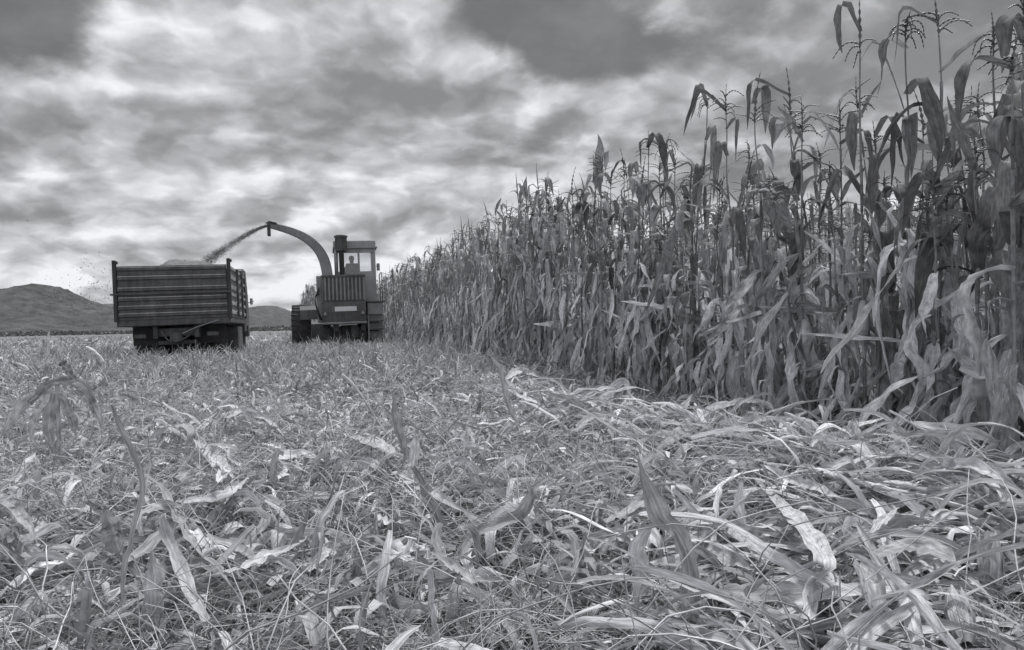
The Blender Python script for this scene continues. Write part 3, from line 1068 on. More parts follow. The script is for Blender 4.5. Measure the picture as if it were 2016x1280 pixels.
litter_pieces(leafy, 460, 0, 0, 0, (0.18, 0.55), (0.014, 0.040), (0.30, 0.70), (R(-8), R(26)), 12, 5, (0.03, 0.14), stop=0.2, where=by_the_rows, az_mean=-0.45, curve=0.8, rough=0.35)
litter_pieces(leafy, 900, 0, 0, 0, (0.12, 0.40), (0.010, 0.032), (0.30, 0.80), (R(-5), R(45)), 9, 3, (0.02, 0.12), stop=0.3, where=by_the_rows, az_mean=-0.45, rough=0.6)
def on_the_bank(n):
    k = rng.uniform(0, 1, n) ** 0.75 * (len(BANK) - 1.75)
    k = (len(BANK) - 1) - k * 1.0
    i = np.minimum(k.astype(int), len(BANK) - 2); u = k - i
    B = np.array(BANK)
    p = B[i] * (1 - u)[:, None] + B[i + 1] * u[:, None]
    return p[:, 0] + rng.normal(0, 0.32, n), p[:, 1] + rng.normal(0, 0.34, n)


litter_pieces(leafy, 560, 0, 0, 0, (0.18, 0.58), (0.016, 0.046), (0.34, 0.82), (R(-8), R(38)), 12, 5, (0.03, 0.16), stop=-0.25, where=on_the_bank, az_mean=-0.55, curve=0.9, rough=0.55)
litter_pieces(leafy, 1200, 0, 0, 0, (0.12, 0.40), (0.010, 0.036), (0.30, 0.85), (R(-8), R(50)), 9, 3, (0.02, 0.11), stop=-0.25, where=on_the_bank, rough=0.9)
litter_pieces(leafy, 2600, 2.4, 8, 1.9, (0.15, 0.42), (0.016, 0.044), (0.28, 0.80), (R(-5), R(55)), 9, 3, (0.03, 0.12))
litter_pieces(leafy, 9000, 0.75, 5.0, 2.0, (0.012, 0.06), (0.005, 0.022), (0.25, 0.95), (R(-20), R(60)), 3, 3, (0.0, 0.09))
litter_pieces(leafy, 9000, 4.5, 12.0, 2.0, (0.02, 0.08), (0.010, 0.030), (0.25, 0.95), (R(-20), R(60)), 3, 2, (0.0, 0.12))
litter_pieces(leafy, 150, 0, 0, 0, (0.35, 0.75), (0.020, 0.040), (0.40, 0.78), (R(-4), R(42)), 14, 5, (0.05, 0.13), stop=-0.2, where=by_the_rows, curve=0.9, rough=0.3)
litter_pieces(leafy, 110, 0.9, 3.2, 1.6, (0.18, 0.38), (0.012, 0.032), (0.30, 0.70), (R(20), R(75)), 10, 3, (0.0, 0.06), curve=1.5, rough=0.8)
tag(leafy.build('leaf_litter', M_LITTER), kind='stuff')

straw = MB()
litter_pieces(straw, 17000, 0.75, 3.4, 2.1, (0.05, 0.30), (0.0014, 0.0038), (0.28, 0.85), (R(-8), R(45)), 6, 2, (0.0, 0.10), curve=0.9, stem=True)
litter_pieces(straw, 500, 0.8, 4.0, 2.0, (0.35, 0.75), (0.003, 0.006), (0.4, 0.85), (R(5), R(55)), 8, 2, (0.0, 0.10), curve=0.8, stem=True, sides=4)
litter_pieces(straw, 20000, 3.0, 10, 2.2, (0.08, 0.38), (0.0025, 0.006), (0.28, 0.85), (R(-5), R(65)), 5, 2, (0.0, 0.12), curve=0.9, stem=True)
litter_pieces(straw, 12000, 9, 36, 1.9, (0.15, 0.42), (0.005, 0.012), (0.28, 0.8), (R(10), R(88)), 4, 2, (0.0, 0.1), curve=0.7, stem=True, grow=0.02)
litter_pieces(straw, 420, 0, 0, 0, (0.3, 0.8), (0.005, 0.012), (0.4, 0.9), (R(-5), R(20)), 8, 2, (0.03, 0.11), curve=0.5, stem=True, sides=6, stop=-0.05, where=on_the_bank, az_mean=-0.55, rough=0.3)
tag(straw.build('straw', M_STRAW), kind='stuff')

grass = MB()
litter_pieces(grass, 700, 1.0, 4.0, 1.8, (0.14, 0.34), (0.003, 0.008), (0.25, 0.6), (R(50), R(95)), 7, 3, (-0.02, 0.02), curve=1.1)
litter_pieces(grass, 9000, 0.75, 4.0, 2.0, (0.06, 0.22), (0.0018, 0.005), (0.16, 0.42), (R(35), R(88)), 6, 2, (-0.02, 0.02), curve=1.3)
litter_pieces(grass, 14000, 3.5, 22, 1.9, (0.10, 0.34), (0.003, 0.009), (0.16, 0.45), (R(40), R(88)), 4, 2, (-0.02, 0.02), curve=1.1, grow=0.03)


def before_the_machines(n):
    y = rng.uniform(10.5, 24, n)
    return (rng.uniform(-0.62, -0.05, n)) * y, y


litter_pieces(grass, 6500, 0, 0, 0, (0.22, 0.55), (0.006, 0.022), (0.16, 0.50), (R(45), R(92)), 5, 2, (-0.02, 0.02), curve=1.2, where=before_the_machines, stop=-0.4)
tag(grass.build('grass', M_LEAF_GREEN), kind='stuff')


def stubble():
    m = MB()
    pts = []
    for row in range(1, 26):
        al = np.arange(-2, 75, 0.19) + rng.uniform(-0.07, 0.07, len(np.arange(-2, 75, 0.19)))
        of = -0.70 * row + rng.normal(0, 0.05, len(al))
        x = EDGE0[0] + RGT[0] * of + FWD[0] * al; y = EDGE0[1] + RGT[1] * of + FWD[1] * al
        k = (y > 1.3) & (np.abs(x) < 0.75 * y + 1) & (rng.uniform(0, 1, len(al)) < 0.75)
        k &= ~((row < 6) & (al > 34))
        pts.append(np.stack([x[k], y[k]], -1))
    p = np.concatenate(pts)
    n = len(p)
    hgt = rng.uniform(0.07, 0.22, n)
    t = np.linspace(0, 1, 4)[None]
    lean = rng.normal(0, 0.25, (n, 2))
    P_ = np.stack([p[:, :1] + lean[:, :1] * hgt[:, None] * t, p[:, 1:] + lean[:, 1:] * hgt[:, None] * t,
                   ground_z(p[:, 0], p[:, 1])[:, None] - 0.03 + (hgt[:, None] + 0.03) * t], -1)
    m.tubes(P_, np.repeat(rng.uniform(0.008, 0.013, (n, 1)), 4, 1), rng.uniform(0.25, 0.6, n), 5)
    # ragged blades on the stumps
    k = 2
    q = np.repeat(p, k, 0); n2 = len(q)
    e0 = rng.uniform(R(20), R(85), n2); e1 = rng.uniform(R(-80), R(10), n2)
    LP, up, tt = leaf_paths(rng.uniform(0.02, 0.15, n2), rng.uniform(0, 6.28, n2), e0, e1, rng.uniform(0.10, 0.32, n2), 5,
                            np.full(n2, 0.5), np.full(n2, 8.0), q)
    LP[..., 2] += ground_z(q[:, 0], q[:, 1])[:, None]
    LP[..., 2] = np.maximum(LP[..., 2], ground_z(LP[..., 0], LP[..., 1]) + 0.01)
    Wd = rng.uniform(0.012, 0.045, (n2, 1)) * np.array([0.6, 1, 1, 0.7, 0.1])[None]
    m.ribbons(LP, Wd, up, rng.uniform(0.18, 0.55, n2), 0.3, 0.2, 3)
    tag(m.build('stubble', M_LEAF_DRY), kind='stuff')


stubble()


def edge_skirt():
    """fallen blades and weeds along the foot of the standing rows"""
    m = MB()
    n = 5200
    al = 2.0 + rng.uniform(0, 1, n) ** 1.5 * 38
    of = rng.uniform(-0.7, 0.9, n)
    x = EDGE0[0] + RGT[0] * of + FWD[0] * al; y = EDGE0[1] + RGT[1] * of + FWD[1] * al
    e0 = rng.uniform(R(10), R(85), n); e1 = rng.uniform(R(-80), R(40), n)
    LP, up, tt = leaf_paths(rng.uniform(0.0, 0.12, n), rng.uniform(0, 6.28, n), e0, e1, rng.uniform(0.15, 0.5, n), 6, rng.uniform(.3, .6, n), np.full(n, 8.0), np.stack([x, y], -1))
    LP[..., 2] += ground_z(x, y)[:, None]
    LP[..., 2] = np.maximum(LP[..., 2], ground_z(LP[..., 0], LP[..., 1]) + 0.01)
    Wd = np.where(rng.uniform(0, 1, n) < 0.6, rng.uniform(0.004, 0.01, n), rng.uniform(0.015, 0.05, n))[:, None] * np.array([0.7, 1, 1, 0.9, 0.6, 0.1])[None]
    m.ribbons(LP, Wd, up, rng.uniform(0.14, 0.5, n), 0.3, 0.2, 3)
    tag(m.build('weeds', M_LEAF_DRY), kind='stuff')


edge_skirt()


# ------------------------------------------------------------------ the large leaves and stems one can point at in the foreground
def spline(pts, n):
    """smooth line through points (Catmull-Rom)"""
    p = np.asarray(pts, float)
    if len(p) == 2:
        return p[0] + (p[1] - p[0]) * np.linspace(0, 1, n)[:, None]
    q = np.concatenate([2 * p[:1] - p[1:2], p, 2 * p[-1:] - p[-2:-1]])
    out = []
    for t in np.linspace(0, len(p) - 1 - 1e-6, n):
        i = int(t); u = t - i
        a, b, c, d = q[i], q[i + 1], q[i + 2], q[i + 3]
        out.append(0.5 * (2 * b + (c - a) * u + (2 * a - 5 * b + 4 * c - d) * u * u + (3 * b - a - 3 * c + d) * u ** 3))
    return np.array(out)


def hero_leaf(label, pts, w, tone, mode='lie', z=0.10, cat='leaf', name='fallen_leaf', taper=(0.45, 0.15), fold=0.35, wave=0.2, twist=0.0, zs=None, group=None):
    """pts: photograph pixels along the blade; 'lie' rests them at height z over the ground,
    ('stand', px, py) keeps the blade upright over the ground point under that pixel"""
    P_ = []
    if mode == 'lie':
        for i, (a, b) in enumerate(pts):
            h = z if zs is None else zs[i]
            p = at_height(a, b, h + 0.03)
            for _ in range(4):
                p = at_height(a, b, h + float(ground_z(p[0], p[1])))
            P_.append(p)
    else:
        y = at_height(mode[1], mode[2], 0.05)[1]
        for i, (a, b) in enumerate(pts):
            P_.append(at_depth(a, b, y + (mode[3] * i if len(mode) > 3 else 0)))
    n = 30
    L = spline(P_, n)
    tone = tone * 0.9
    L[:, 2] = np.maximum(L[:, 2], ground_z(L[:, 0], L[:, 1]) + 0.005)
    L += np.stack([np.convolve(rng.normal(0, 0.006, n), np.ones(5) / 5, 'same') for _ in range(3)], -1)
    my = float(np.mean(L[:, 1]))
    width = w * my / FPX * (0.85 if mode != 'lie' else 0.95)
    if mode == 'lie':
        L[:, 2] += 0.07
    t = np.linspace(0, 1, n)
    if name == 'broken_stem':
        m = MB().tubes(L, width / 2 * np.linspace(1, taper[1], n), tone, 7)
        o = m.build(name, M_STALK)
    else:
        pr = np.minimum(taper[0] + (1 - taper[0]) * smooth(t, 0, 0.35), taper[1] + (1 - taper[1]) * smooth(1 - t, 0, 0.45))
        pr = pr * (1 + 0.10 * np.sin(t * 11 + rng.uniform(0, 6)) + np.convolve(rng.normal(0, 0.08, n), np.ones(3) / 3, 'same'))
        to_cam = np.array([0, 0, CAM_H])[None] - L
        to_cam /= np.linalg.norm(to_cam, axis=1, keepdims=True)
        nr = to_cam * 0.75 + np.array([0, 0, 0.55])
        tw = twist * np.sin(t * 5 + rng.uniform(0, 6)) + rng.normal(0, 0.25)
        m = MB().ribbons(L[None], (width * pr)[None], nr[None], tone, fold, wave + 0.05, 7, 4.5, tw[None] + np.convolve(np.cumsum(rng.normal(0, 0.05, n)), np.ones(3) / 3, 'same')[None], curl=rng.uniform(-0.35, 0.35))
        o = m.build(name, M_LEAF_DRY)
    # put the origin on the object
    c = Vector(tuple(L[n // 2]))
    o.data.transform(Matrix.Translation(-c)); o.location = c
    tag(o, label, cat, group or 'large dry leaves and stems lying in the foreground')
    return o


HL = hero_leaf
# right foreground
HL('long pale leaf running down to a sharp bend at the bottom edge, right foreground', [(1483, 970), (1536, 1031), (1589, 1096), (1625, 1169), (1605, 1217), (1590, 1285)], 40, 0.56, z=0.16, zs=[.10, .14, .18, .20, .12, .08], taper=(0.3, 0.5))
HL('long thin bright leaf crossing under the sharply bent pale leaf', [(1338, 1015), (1402, 1051), (1451, 1092), (1508, 1136), (1589, 1181), (1686, 1221), (1791, 1283)], 24, 0.66, z=0.12, taper=(0.4, 0.4), twist=0.8)
HL('tall grey leaf standing on its broad dark base, left of the thin bright leaf', [(1257, 905), (1277, 958), (1301, 1015), (1334, 1055), (1354, 1128), (1360, 1235)], 46, 0.34, ('stand', 1360, 1262), taper=(0.15, 0.9), fold=0.6)
HL('short pale leaf hanging straight down, left of the broad dark base', [(1289, 1023), (1258, 1075), (1261, 1144), (1247, 1210)], 42, 0.5, ('stand', 1250, 1235), taper=(0.2, 0.2))
HL('dark flat leaf lying level behind the tall grey standing leaf', [(1195, 952), (1281, 958), (1354, 970), (1405, 980)], 26, 0.26, z=0.14, taper=(0.7, 0.3))
HL('small bright leaf hanging down like a tongue above the long thin leaf', [(1459, 950), (1455, 995), (1463, 1039), (1459, 1065)], 22, 0.62, ('stand', 1460, 1090), taper=(0.5, 0.2))
HL('grey leaf sloping up to the top of the leaf heap', [(1305, 903), (1362, 861), (1406, 829)], 26, 0.42, z=0.16)
HL('bright rolled husk on the very top of the leaf heap', [(1419, 825), (1463, 812), (1508, 822), (1528, 838)], 24, 0.62, z=0.20, fold=0.8)
HL('arched leaf crossing the middle of the leaf heap', [(1402, 880), (1483, 857), (1556, 853), (1605, 889)], 20, 0.48, z=0.16)
HL('wide bright leaf lying on the slope of the leaf heap', [(1500, 869), (1548, 881), (1592, 912)], 24, 0.6, z=0.16)
HL('twisted bright leaf lying just above the sharply bent pale leaf', [(1496, 946), (1556, 974), (1621, 1003), (1690, 1033)], 20, 0.66, z=0.15, twist=1.0)
HL('straight pale stalk lying across the right foreground', [(1597, 958), (1686, 986), (1767, 1007), (1864, 1027), (2016, 1085)], 17, 0.56, z=0.14, name='broken_stem', cat='stem')
HL('pale leaf folded upward beside the straight pale stalk', [(1641, 944), (1660, 930), (1664, 968), (1668, 1005)], 24, 0.56, ('stand', 1665, 1030))
HL('thick bright husk lying near the right edge below the maize', [(1836, 960), (1908, 958), (1969, 978), (2000, 1000)], 32, 0.62, z=0.13, fold=0.8)
HL('broad arched leaf in front of the dark gap, lower right', [(1728, 1150), (1799, 1122), (1848, 1136), (1895, 1172)], 42, 0.44, z=0.20)
HL('dark upright leaf sheath standing in the lower right foreground', [(1765, 1030), (1770, 1080), (1779, 1140)], 38, 0.28, ('stand', 1780, 1160), taper=(0.5, 0.9), fold=0.8)
HL('small bright leaf leaning against the dark upright sheath', [(1715, 1095), (1743, 1071), (1770, 1045)], 20, 0.62, z=0.22)
HL('flat pale leaf between the broad dark base and the sharply bent leaf', [(1366, 1108), (1427, 1140), (1486, 1175)], 34, 0.5, z=0.12)
HL('broad flat leaf lying level along the bottom, under the sharply bent leaf', [(1400, 1222), (1524, 1221), (1650, 1235)], 46, 0.44, z=0.08)
HL('crumpled leaf dropping off the bottom edge right of the sharply bent leaf', [(1694, 1157), (1720, 1205), (1730, 1285)], 44, 0.42, z=0.14, wave=0.5)
HL('wide leaf pointing out of the right edge of the picture', [(1880, 1004), (1949, 1020), (2030, 1045)], 50, 0.5, z=0.15)
HL('grey leaf sticking out of the right edge beneath the wide one', [(1870, 1050), (1950, 1072), (2035, 1110)], 36, 0.36, z=0.13)
HL('thin weed stem slanting across the foot of the maize', [(1750, 808), (1830, 850), (1930, 890), (2030, 940)], 6, 0.6, ('stand', 1880, 1010), name='broken_stem', cat='stem', taper=(1, 0.6))
HL('thin stem leaning right before the maize near the right edge', [(1925, 905), (1960, 830), (2005, 720)], 6, 0.5, ('stand', 1920, 990), name='broken_stem', cat='stem', taper=(1, 0.6))
# centre
HL('long grey leaf curving up to the right, centre foreground', [(895, 1145), (940, 1092), (1025, 1052), (1050, 1005), (1088, 968)], 26, 0.36, z=0.14, zs=[.06, .09, .14, .18, .22])
HL('crumpled bright husk on top of the pale bent stalk, bottom centre', [(765, 1148), (810, 1128), (848, 1126)], 36, 0.68, z=0.16, wave=0.5, fold=0.7)
HL('pale bent stalk standing at bottom centre beneath the bright husk', [(845, 1125), (849, 1170), (853, 1225), (868, 1290)], 15, 0.62, ('stand', 860, 1275), name='broken_stem', cat='stem', taper=(1, 0.9))
HL('grey leaf trailing right from the pale bent stalk', [(850, 1130), (900, 1168), (930, 1188), (1005, 1200)], 24, 0.46, z=0.13)
HL('short bright leaf standing upright in the middle of the field', [(817, 855), (815, 905), (802, 968)], 22, 0.6, ('stand', 802, 985), taper=(0.6, 0.4))
HL('dark leaf standing upright left of the short bright one', [(772, 770), (785, 840), (802, 905)], 20, 0.34, ('stand', 800, 960), taper=(0.15, 0.8))
HL('broad pale leaf lying left of the two upright leaves', [(695, 880), (745, 900), (788, 928)], 28, 0.5, z=0.14)
HL('pale leaf lying level beneath the broad pale one', [(665, 952), (725, 940), (762, 956)], 22, 0.52, z=0.12)
HL('leaf ending in a long white thread, right of the two upright leaves', [(790, 968), (840, 993), (868, 1015), (970, 1070)], 20, 0.56, z=0.13, taper=(0.7, 0.05))
HL('arched pale leaf standing like a hoop before the maize', [(1172, 822), (1205, 767), (1230, 752), (1247, 792)], 20, 0.5, ('stand', 1180, 850))
HL('dark flat leaf lying under the hoop shaped leaf', [(1112, 815), (1150, 830), (1200, 832)], 24, 0.26, z=0.16)
HL('narrow leaf sloping up under the hoop shaped leaf', [(1135, 862), (1170, 840), (1212, 836)], 16, 0.46, z=0.15)
HL('long leaf stem leaning left in the middle distance before the maize', [(960, 690), (985, 735), (1002, 800), (1028, 862)], 13, 0.42, ('stand', 1030, 885), taper=(0.3, 0.9))
HL('grey leaf sloping up towards the tall standing leaf at right', [(1192, 1068), (1250, 1035), (1298, 1010)], 22, 0.4, z=0.14)
HL('broken stalk leaning left in the middle of the field', [(672, 738), (690, 752), (735, 815), (778, 880)], 9, 0.5, ('stand', 775, 900), name='broken_stem', cat='stem')
HL('small torn bright leaf left of the bottom centre stalk', [(735, 1046), (765, 1066), (812, 1066)], 18, 0.66, z=0.09, wave=0.6)
HL('pale husk lying before the maize in the middle distance', [(995, 762), (1025, 742), (1068, 757)], 17, 0.56, z=0.18)
# left
HL('upright stalk carrying the dark arched leaf at left', [(112, 758), (116, 840), (112, 930)], 11, 0.4, ('stand', 110, 920), name='broken_stem', cat='stem', taper=(1, 1))
HL('third pale leaf hanging far right beneath the dark arch', [(150, 768), (185, 800), (205, 850)], 20, 0.44, ('stand', 110, 920), taper=(0.5, 0.2))
HL('short pale leaf hanging in the middle beneath the dark arch', [(100, 770), (75, 810), (60, 865)], 24, 0.46, ('stand', 110, 920), taper=(0.5, 0.3))
HL('dark leaf bent over in an arch at the left edge', [(58, 795), (90, 760), (130, 749), (170, 764), (190, 812)], 26, 0.26, ('stand', 110, 920), taper=(0.5, 0.6))
HL('pale leaf hanging to the left edge from the dark arch', [(90, 765), (50, 795), (25, 825), (-5, 870)], 28, 0.42, ('stand', 110, 920))
HL('leaf hanging straight down beneath the dark arch', [(104, 775), (97, 840), (110, 912)], 26, 0.36, ('stand', 110, 920), taper=(0.5, 0.3))
HL('second hanging leaf to the right beneath the dark arch', [(118, 775), (140, 820), (150, 860)], 22, 0.38, ('stand', 110, 920), taper=(0.5, 0.2))
HL('dark pointed blade sticking up above the arch at left', [(117, 708), (130, 722), (148, 748)], 20, 0.2, ('stand', 110, 920), taper=(0.2, 0.8))
HL('stem rising with a zigzag bend in the left foreground', [(220, 800), (235, 835), (260, 890), (280, 965), (262, 1055), (246, 1140), (250, 1285)], 13, 0.42, ('stand', 250, 1270), taper=(0.8, 0.9))
HL('small leaf at the tip of the zigzag stem', [(212, 786), (235, 788), (255, 815)], 20, 0.42, ('stand', 250, 1270), taper=(0.3, 0.3))
HL('long grey leaf running from the zigzag stem down to bottom left', [(287, 970), (320, 1000), (350, 1060), (390, 1130), (430, 1165), (482, 1245)], 30, 0.36, z=0.14, zs=[.28, .24, .18, .12, .10, .06])
HL('level leaf crossing over the zigzag stem', [(262, 1056), (320, 1035), (375, 1042)], 20, 0.44, z=0.2)
HL('pale leaf slanting down to the bottom edge, lower left', [(315, 1065), (328, 1110), (360, 1180), (405, 1280)], 28, 0.52, z=0.14, zs=[.26, .2, .14, .08], taper=(0.5, 0.8))
HL('broad pale leaf standing on the bottom edge, lower left', [(298, 1085), (305, 1165), (312, 1270)], 42, 0.5, ('stand', 310, 1268), taper=(0.2, 0.8), wave=0.4)
HL('large folded leaf hanging left of the zigzag stem', [(212, 1005), (222, 1050), (240, 1095)], 46, 0.38, ('stand', 230, 1180), taper=(0.4, 0.3), fold=0.7)
HL('pale stem slanting in from the left edge', [(-5, 1005), (40, 1050), (78, 1112)], 22, 0.42, z=0.16)
HL('rounded leaf tip curling above the slanting pale stem', [(20, 1012), (45, 995), (88, 984)], 26, 0.5, z=0.22)
HL('pale loop of leaf rising at the bottom left corner', [(55, 1285), (60, 1195), (85, 1168), (106, 1218)], 18, 0.54, ('stand', 60, 1275))
HL('pale ridged leaf lying below the centre left', [(445, 1178), (525, 1140), (592, 1113)], 30, 0.58, z=0.10)
HL('bright flat leaf lying left of the field middle', [(522, 936), (590, 918), (642, 936)], 26, 0.58, z=0.12)
HL('pale pointed leaf with upturned end, left of centre', [(345, 1025), (440, 1010), (488, 972)], 24, 0.58, z=0.14)
HL('arched leaf with a hanging end, left middle distance', [(278, 897), (330, 865), (372, 868), (366, 918)], 18, 0.46, z=0.16, zs=[.1, .2, .22, .1])
HL('low arched leaf right of the one with the hanging end', [(448, 842), (480, 828), (530, 845), (558, 878)], 16, 0.54, z=0.15)
HL('crumpled light husk in the cluster left of centre', [(390, 890), (425, 930), (462, 972)], 30, 0.58, z=0.13, wave=0.6)
HL('small bright husk standing in the crumpled cluster', [(430, 985), (440, 965), (455, 958), (470, 962)], 24, 0.68, z=0.16, wave=0.5)
HL('thin white splinter of stalk sticking up at left', [(170, 684), (186, 692), (208, 716)], 6, 0.75, ('stand', 208, 760), name='broken_stem', cat='stem', taper=(1, 0.8))
HL('pale pointed leaf standing up on the left skyline', [(97, 652), (93, 672), (92, 700)], 8, 0.55, ('stand', 92, 780), taper=(0.2, 0.8))


def husk_ear(px, py, lpx, tone, label, tilt, az):
    """a maize ear in loose husks lying in the litter"""
    c = at_height(px, py, 0.16)
    L = lpx * c[1] / FPX
    root = empty('maize_ear', tuple(c))
    tag(root, label, 'maize ear', 'husked ears lying in the foreground')
    k = np.linspace(0, 1, 14)
    ax = np.array([math.cos(az) * math.cos(tilt), math.sin(az) * math.cos(tilt), math.sin(tilt)])
    path = ax[None] * ((k - 0.5) * L)[:, None]
    rad = 0.003 + L * 0.17 * np.sin(np.clip(k * 0.94 + 0.04, 0, 1) * math.pi) ** 0.6
    MB().tubes(path, rad, tone, 14).build('cob', M_LEAF_DRY, root)
    nh = 7
    u1 = np.cross(ax, [0, 0, 1.0]); u1 /= np.linalg.norm(u1); u2 = np.cross(ax, u1)
    m = MB()
    q = np.linspace(0, 1, 10)
    for i in range(nh):
        a = i / nh * 6.28 + rng.uniform(-0.3, 0.3)
        off = u1 * math.cos(a) + u2 * math.sin(a)
        r_ = L * (0.19 * np.sin(np.clip(q * 0.85 + 0.08, 0, 1) * math.pi) ** 0.6 + 0.10 * rng.uniform(0, 1) * q ** 3)
        pp = ax[None] * ((q - 0.5) * L * 1.12)[:, None] + off[None] * r_[:, None]
        m.ribbons(pp[None], (L * 0.26 * np.sin(np.clip(q * 0.9 + 0.1, 0, 1) * math.pi) + 0.003)[None], off[None], tone * rng.uniform(0.8, 1.25), -0.35, 0.15, 5)
    m.build('husk', M_LEAF_DRY, root)


husk_ear(1950, 1112, 120, 0.42, 'thick husked maize ear sticking up near the right edge', R(50), R(60))
husk_ear(1890, 1215, 130, 0.46, 'split husked maize ear lying in the bottom right corner', R(25), R(70))

# ------------------------------------------------------------------ tipper truck
def wheel(name, parent, x0, x1, y, r, dual=False):
    """tyre with tread lugs, rim as its sub-part"""
    w = x1 - x0
    m = MB()
    cx = (x0 + x1) / 2
    m.lathe([(-w * 0.30, r * 0.52), (-w * 0.46, r * 0.62), (-w * 0.5, r * 0.80), (-w * 0.44, r * 0.95), (-w * 0.30, r), (w * 0.30, r),
             (w * 0.44, r * 0.95), (w * 0.5, r * 0.80), (w * 0.46, r * 0.62), (w * 0.30, r * 0.52)], (cx, y, r), 'x', 36)
    for i in range(26):
        a = i / 26 * 6.283
        for sgn in (-1, 1):
            ca, sa = math.cos(a + sgn * 0.06), math.sin(a + sgn * 0.06)
            p0 = np.array([cx + sgn * w * 0.02, y + ca * r, r + sa * r]); p1 = np.array([cx + sgn * w * 0.46, y + math.cos(a + sgn * .16) * r * 0.99, r + math.sin(a + sgn * .16) * r * 0.99])
            m.tubes(np.stack([p0, p1]), np.array([0.022, 0.022]) * r / 0.5, 0.3, 4)
    o = m.build(name, M_RUBBER, parent)
    rm = MB().lathe([(-w * 0.20, 0.0), (-w * 0.22, r * 0.18), (-w * 0.10, r * 0.22), (-w * 0.12, r * 0.44), (-w * 0.30, r * 0.52), (w * 0.30, r * 0.52),
                     (w * 0.12, r * 0.44), (w * 0.10, r * 0.22), (w * 0.22, r * 0.18), (w * 0.20, 0.0)], (cx, y, r), 'x', 28)
    rm.build('rim', M_HARV_DARK, o)
    return o


TY = 17.2
tb = at_depth(346, 640, TY)
T = empty('tipper_truck', (tb[0], tb[1], float(ground_z(tb[0], tb[1])) - 0.10), R(14.0))
T.rotation_euler = (0, R(-1.2), R(14.0))          # the loaded truck leans a little to the left
tag(T, 'dark tipper truck with ribbed high sided body, heaped with chopped maize', 'truck')
tz = T.location[2]
Z0, Z1, ZM = 1.17 - tz, 2.32 - tz, 1.72 - tz      # floor, rim and hinge line of the body
HW, BL = 1.15, 3.7


def ribbed_gate(name, x0, x1, y, z0, z1, ribs, mat, parent, out=-1):
    """a board across the back, pressed into horizontal ribs"""
    m = MB()
    prof = [(y, z0), (y, z1)]
    pts = [(y + out * 0.00, z0)]
    for zc in ribs:
        pts += [(y, zc - 0.045), (y + out * 0.035, zc - 0.028), (y + out * 0.035, zc + 0.028), (y, zc + 0.045)]
    pts += [(y, z1), (y - out * 0.04, z1), (y - out * 0.04, z0)]
    m.prism(pts, x0, x1, 'x')
    return m.build(name, mat, parent, smooth=False)


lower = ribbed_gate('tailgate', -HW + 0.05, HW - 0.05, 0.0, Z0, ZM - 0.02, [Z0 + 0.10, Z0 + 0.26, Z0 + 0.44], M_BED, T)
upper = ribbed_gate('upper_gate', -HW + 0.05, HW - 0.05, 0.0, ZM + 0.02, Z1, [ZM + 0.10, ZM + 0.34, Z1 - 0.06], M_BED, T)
highlights = MB()
for zc in (Z0 + 0.13, Z0 + 0.29, Z0 + 0.47, ZM + 0.13, ZM + 0.37):
    highlights.bbox(-HW + 0.06, HW - 0.06, -0.047, -0.036, zc, zc + 0.016, 0.003)
highlights.build('rib_highlight', M_HILITE_MIRROR, lower, smooth=False)  # pale strips along the rib tops, a highlight put into colour
h = MB().bbox(-HW - 0.09, HW + 0.05, -0.075, -0.042, ZM - 0.018, ZM + 0.018, 0.008)
h.build('hinge_bar', M_DARK, T, smooth=False)
for s in (-1, 1):
    sb = MB()
    xs = s * HW
    ribs = [Z0 + 0.10, Z0 + 0.30, Z0 + 0.50, ZM + 0.10, ZM + 0.32, Z1 - 0.06]
    pts = [(xs, Z0)]
    for zc in ribs:
        pts += [(xs, zc - 0.05), (xs + s * 0.035, zc - 0.03), (xs + s * 0.035, zc + 0.03), (xs, zc + 0.05)]
    pts += [(xs, Z1), (xs - s * 0.05, Z1), (xs - s * 0.05, Z0)]
    sb.prism(pts, 0.06, BL, 'y')
    so = sb.build('side_board', M_SIDE_LIT if s > 0 else M_BED, T, smooth=False)  # right board takes the paler, painted sunlit tone
    st_ = MB()
    for yy in (1.25, 2.45):
        st_.bbox(xs + (0.037 if s > 0 else -0.085), xs + (0.085 if s > 0 else -0.037), yy, yy + 0.10, Z0 + 0.01, Z1 - 0.02, 0.01)
    st_.build('stanchion', M_BED, so, smooth=False)
    pm = MB().bbox(xs - 0.038, xs + 0.038, -0.05, 0.05, Z0 - 0.03, Z1 + 0.13, 0.012)
    pm.bbox(xs - 0.02, xs + 0.07 if s > 0 else xs + 0.07, -0.05, 0.05, Z1 + 0.05, Z1 + 0.11, 0.01)
    pm.build('corner_post', M_POST, T, smooth=False)
    pf = MB().bbox(xs - 0.05, xs + 0.05, BL, BL + 0.08, Z0, Z1 + 0.02, 0.01)
    pf.build('corner_post', M_DARK, T, smooth=False)
MB().bbox(-HW + 0.05, HW - 0.05, BL, BL + 0.05, Z0, Z1 + 0.05, 0.01).build('headboard', M_BED, T, smooth=False)
MB().bbox(-HW, HW, 0.0, BL + 0.1, Z0 - 0.14, Z0 - 0.005, 0.02).build('load_floor', M_DARK, T, smooth=False)
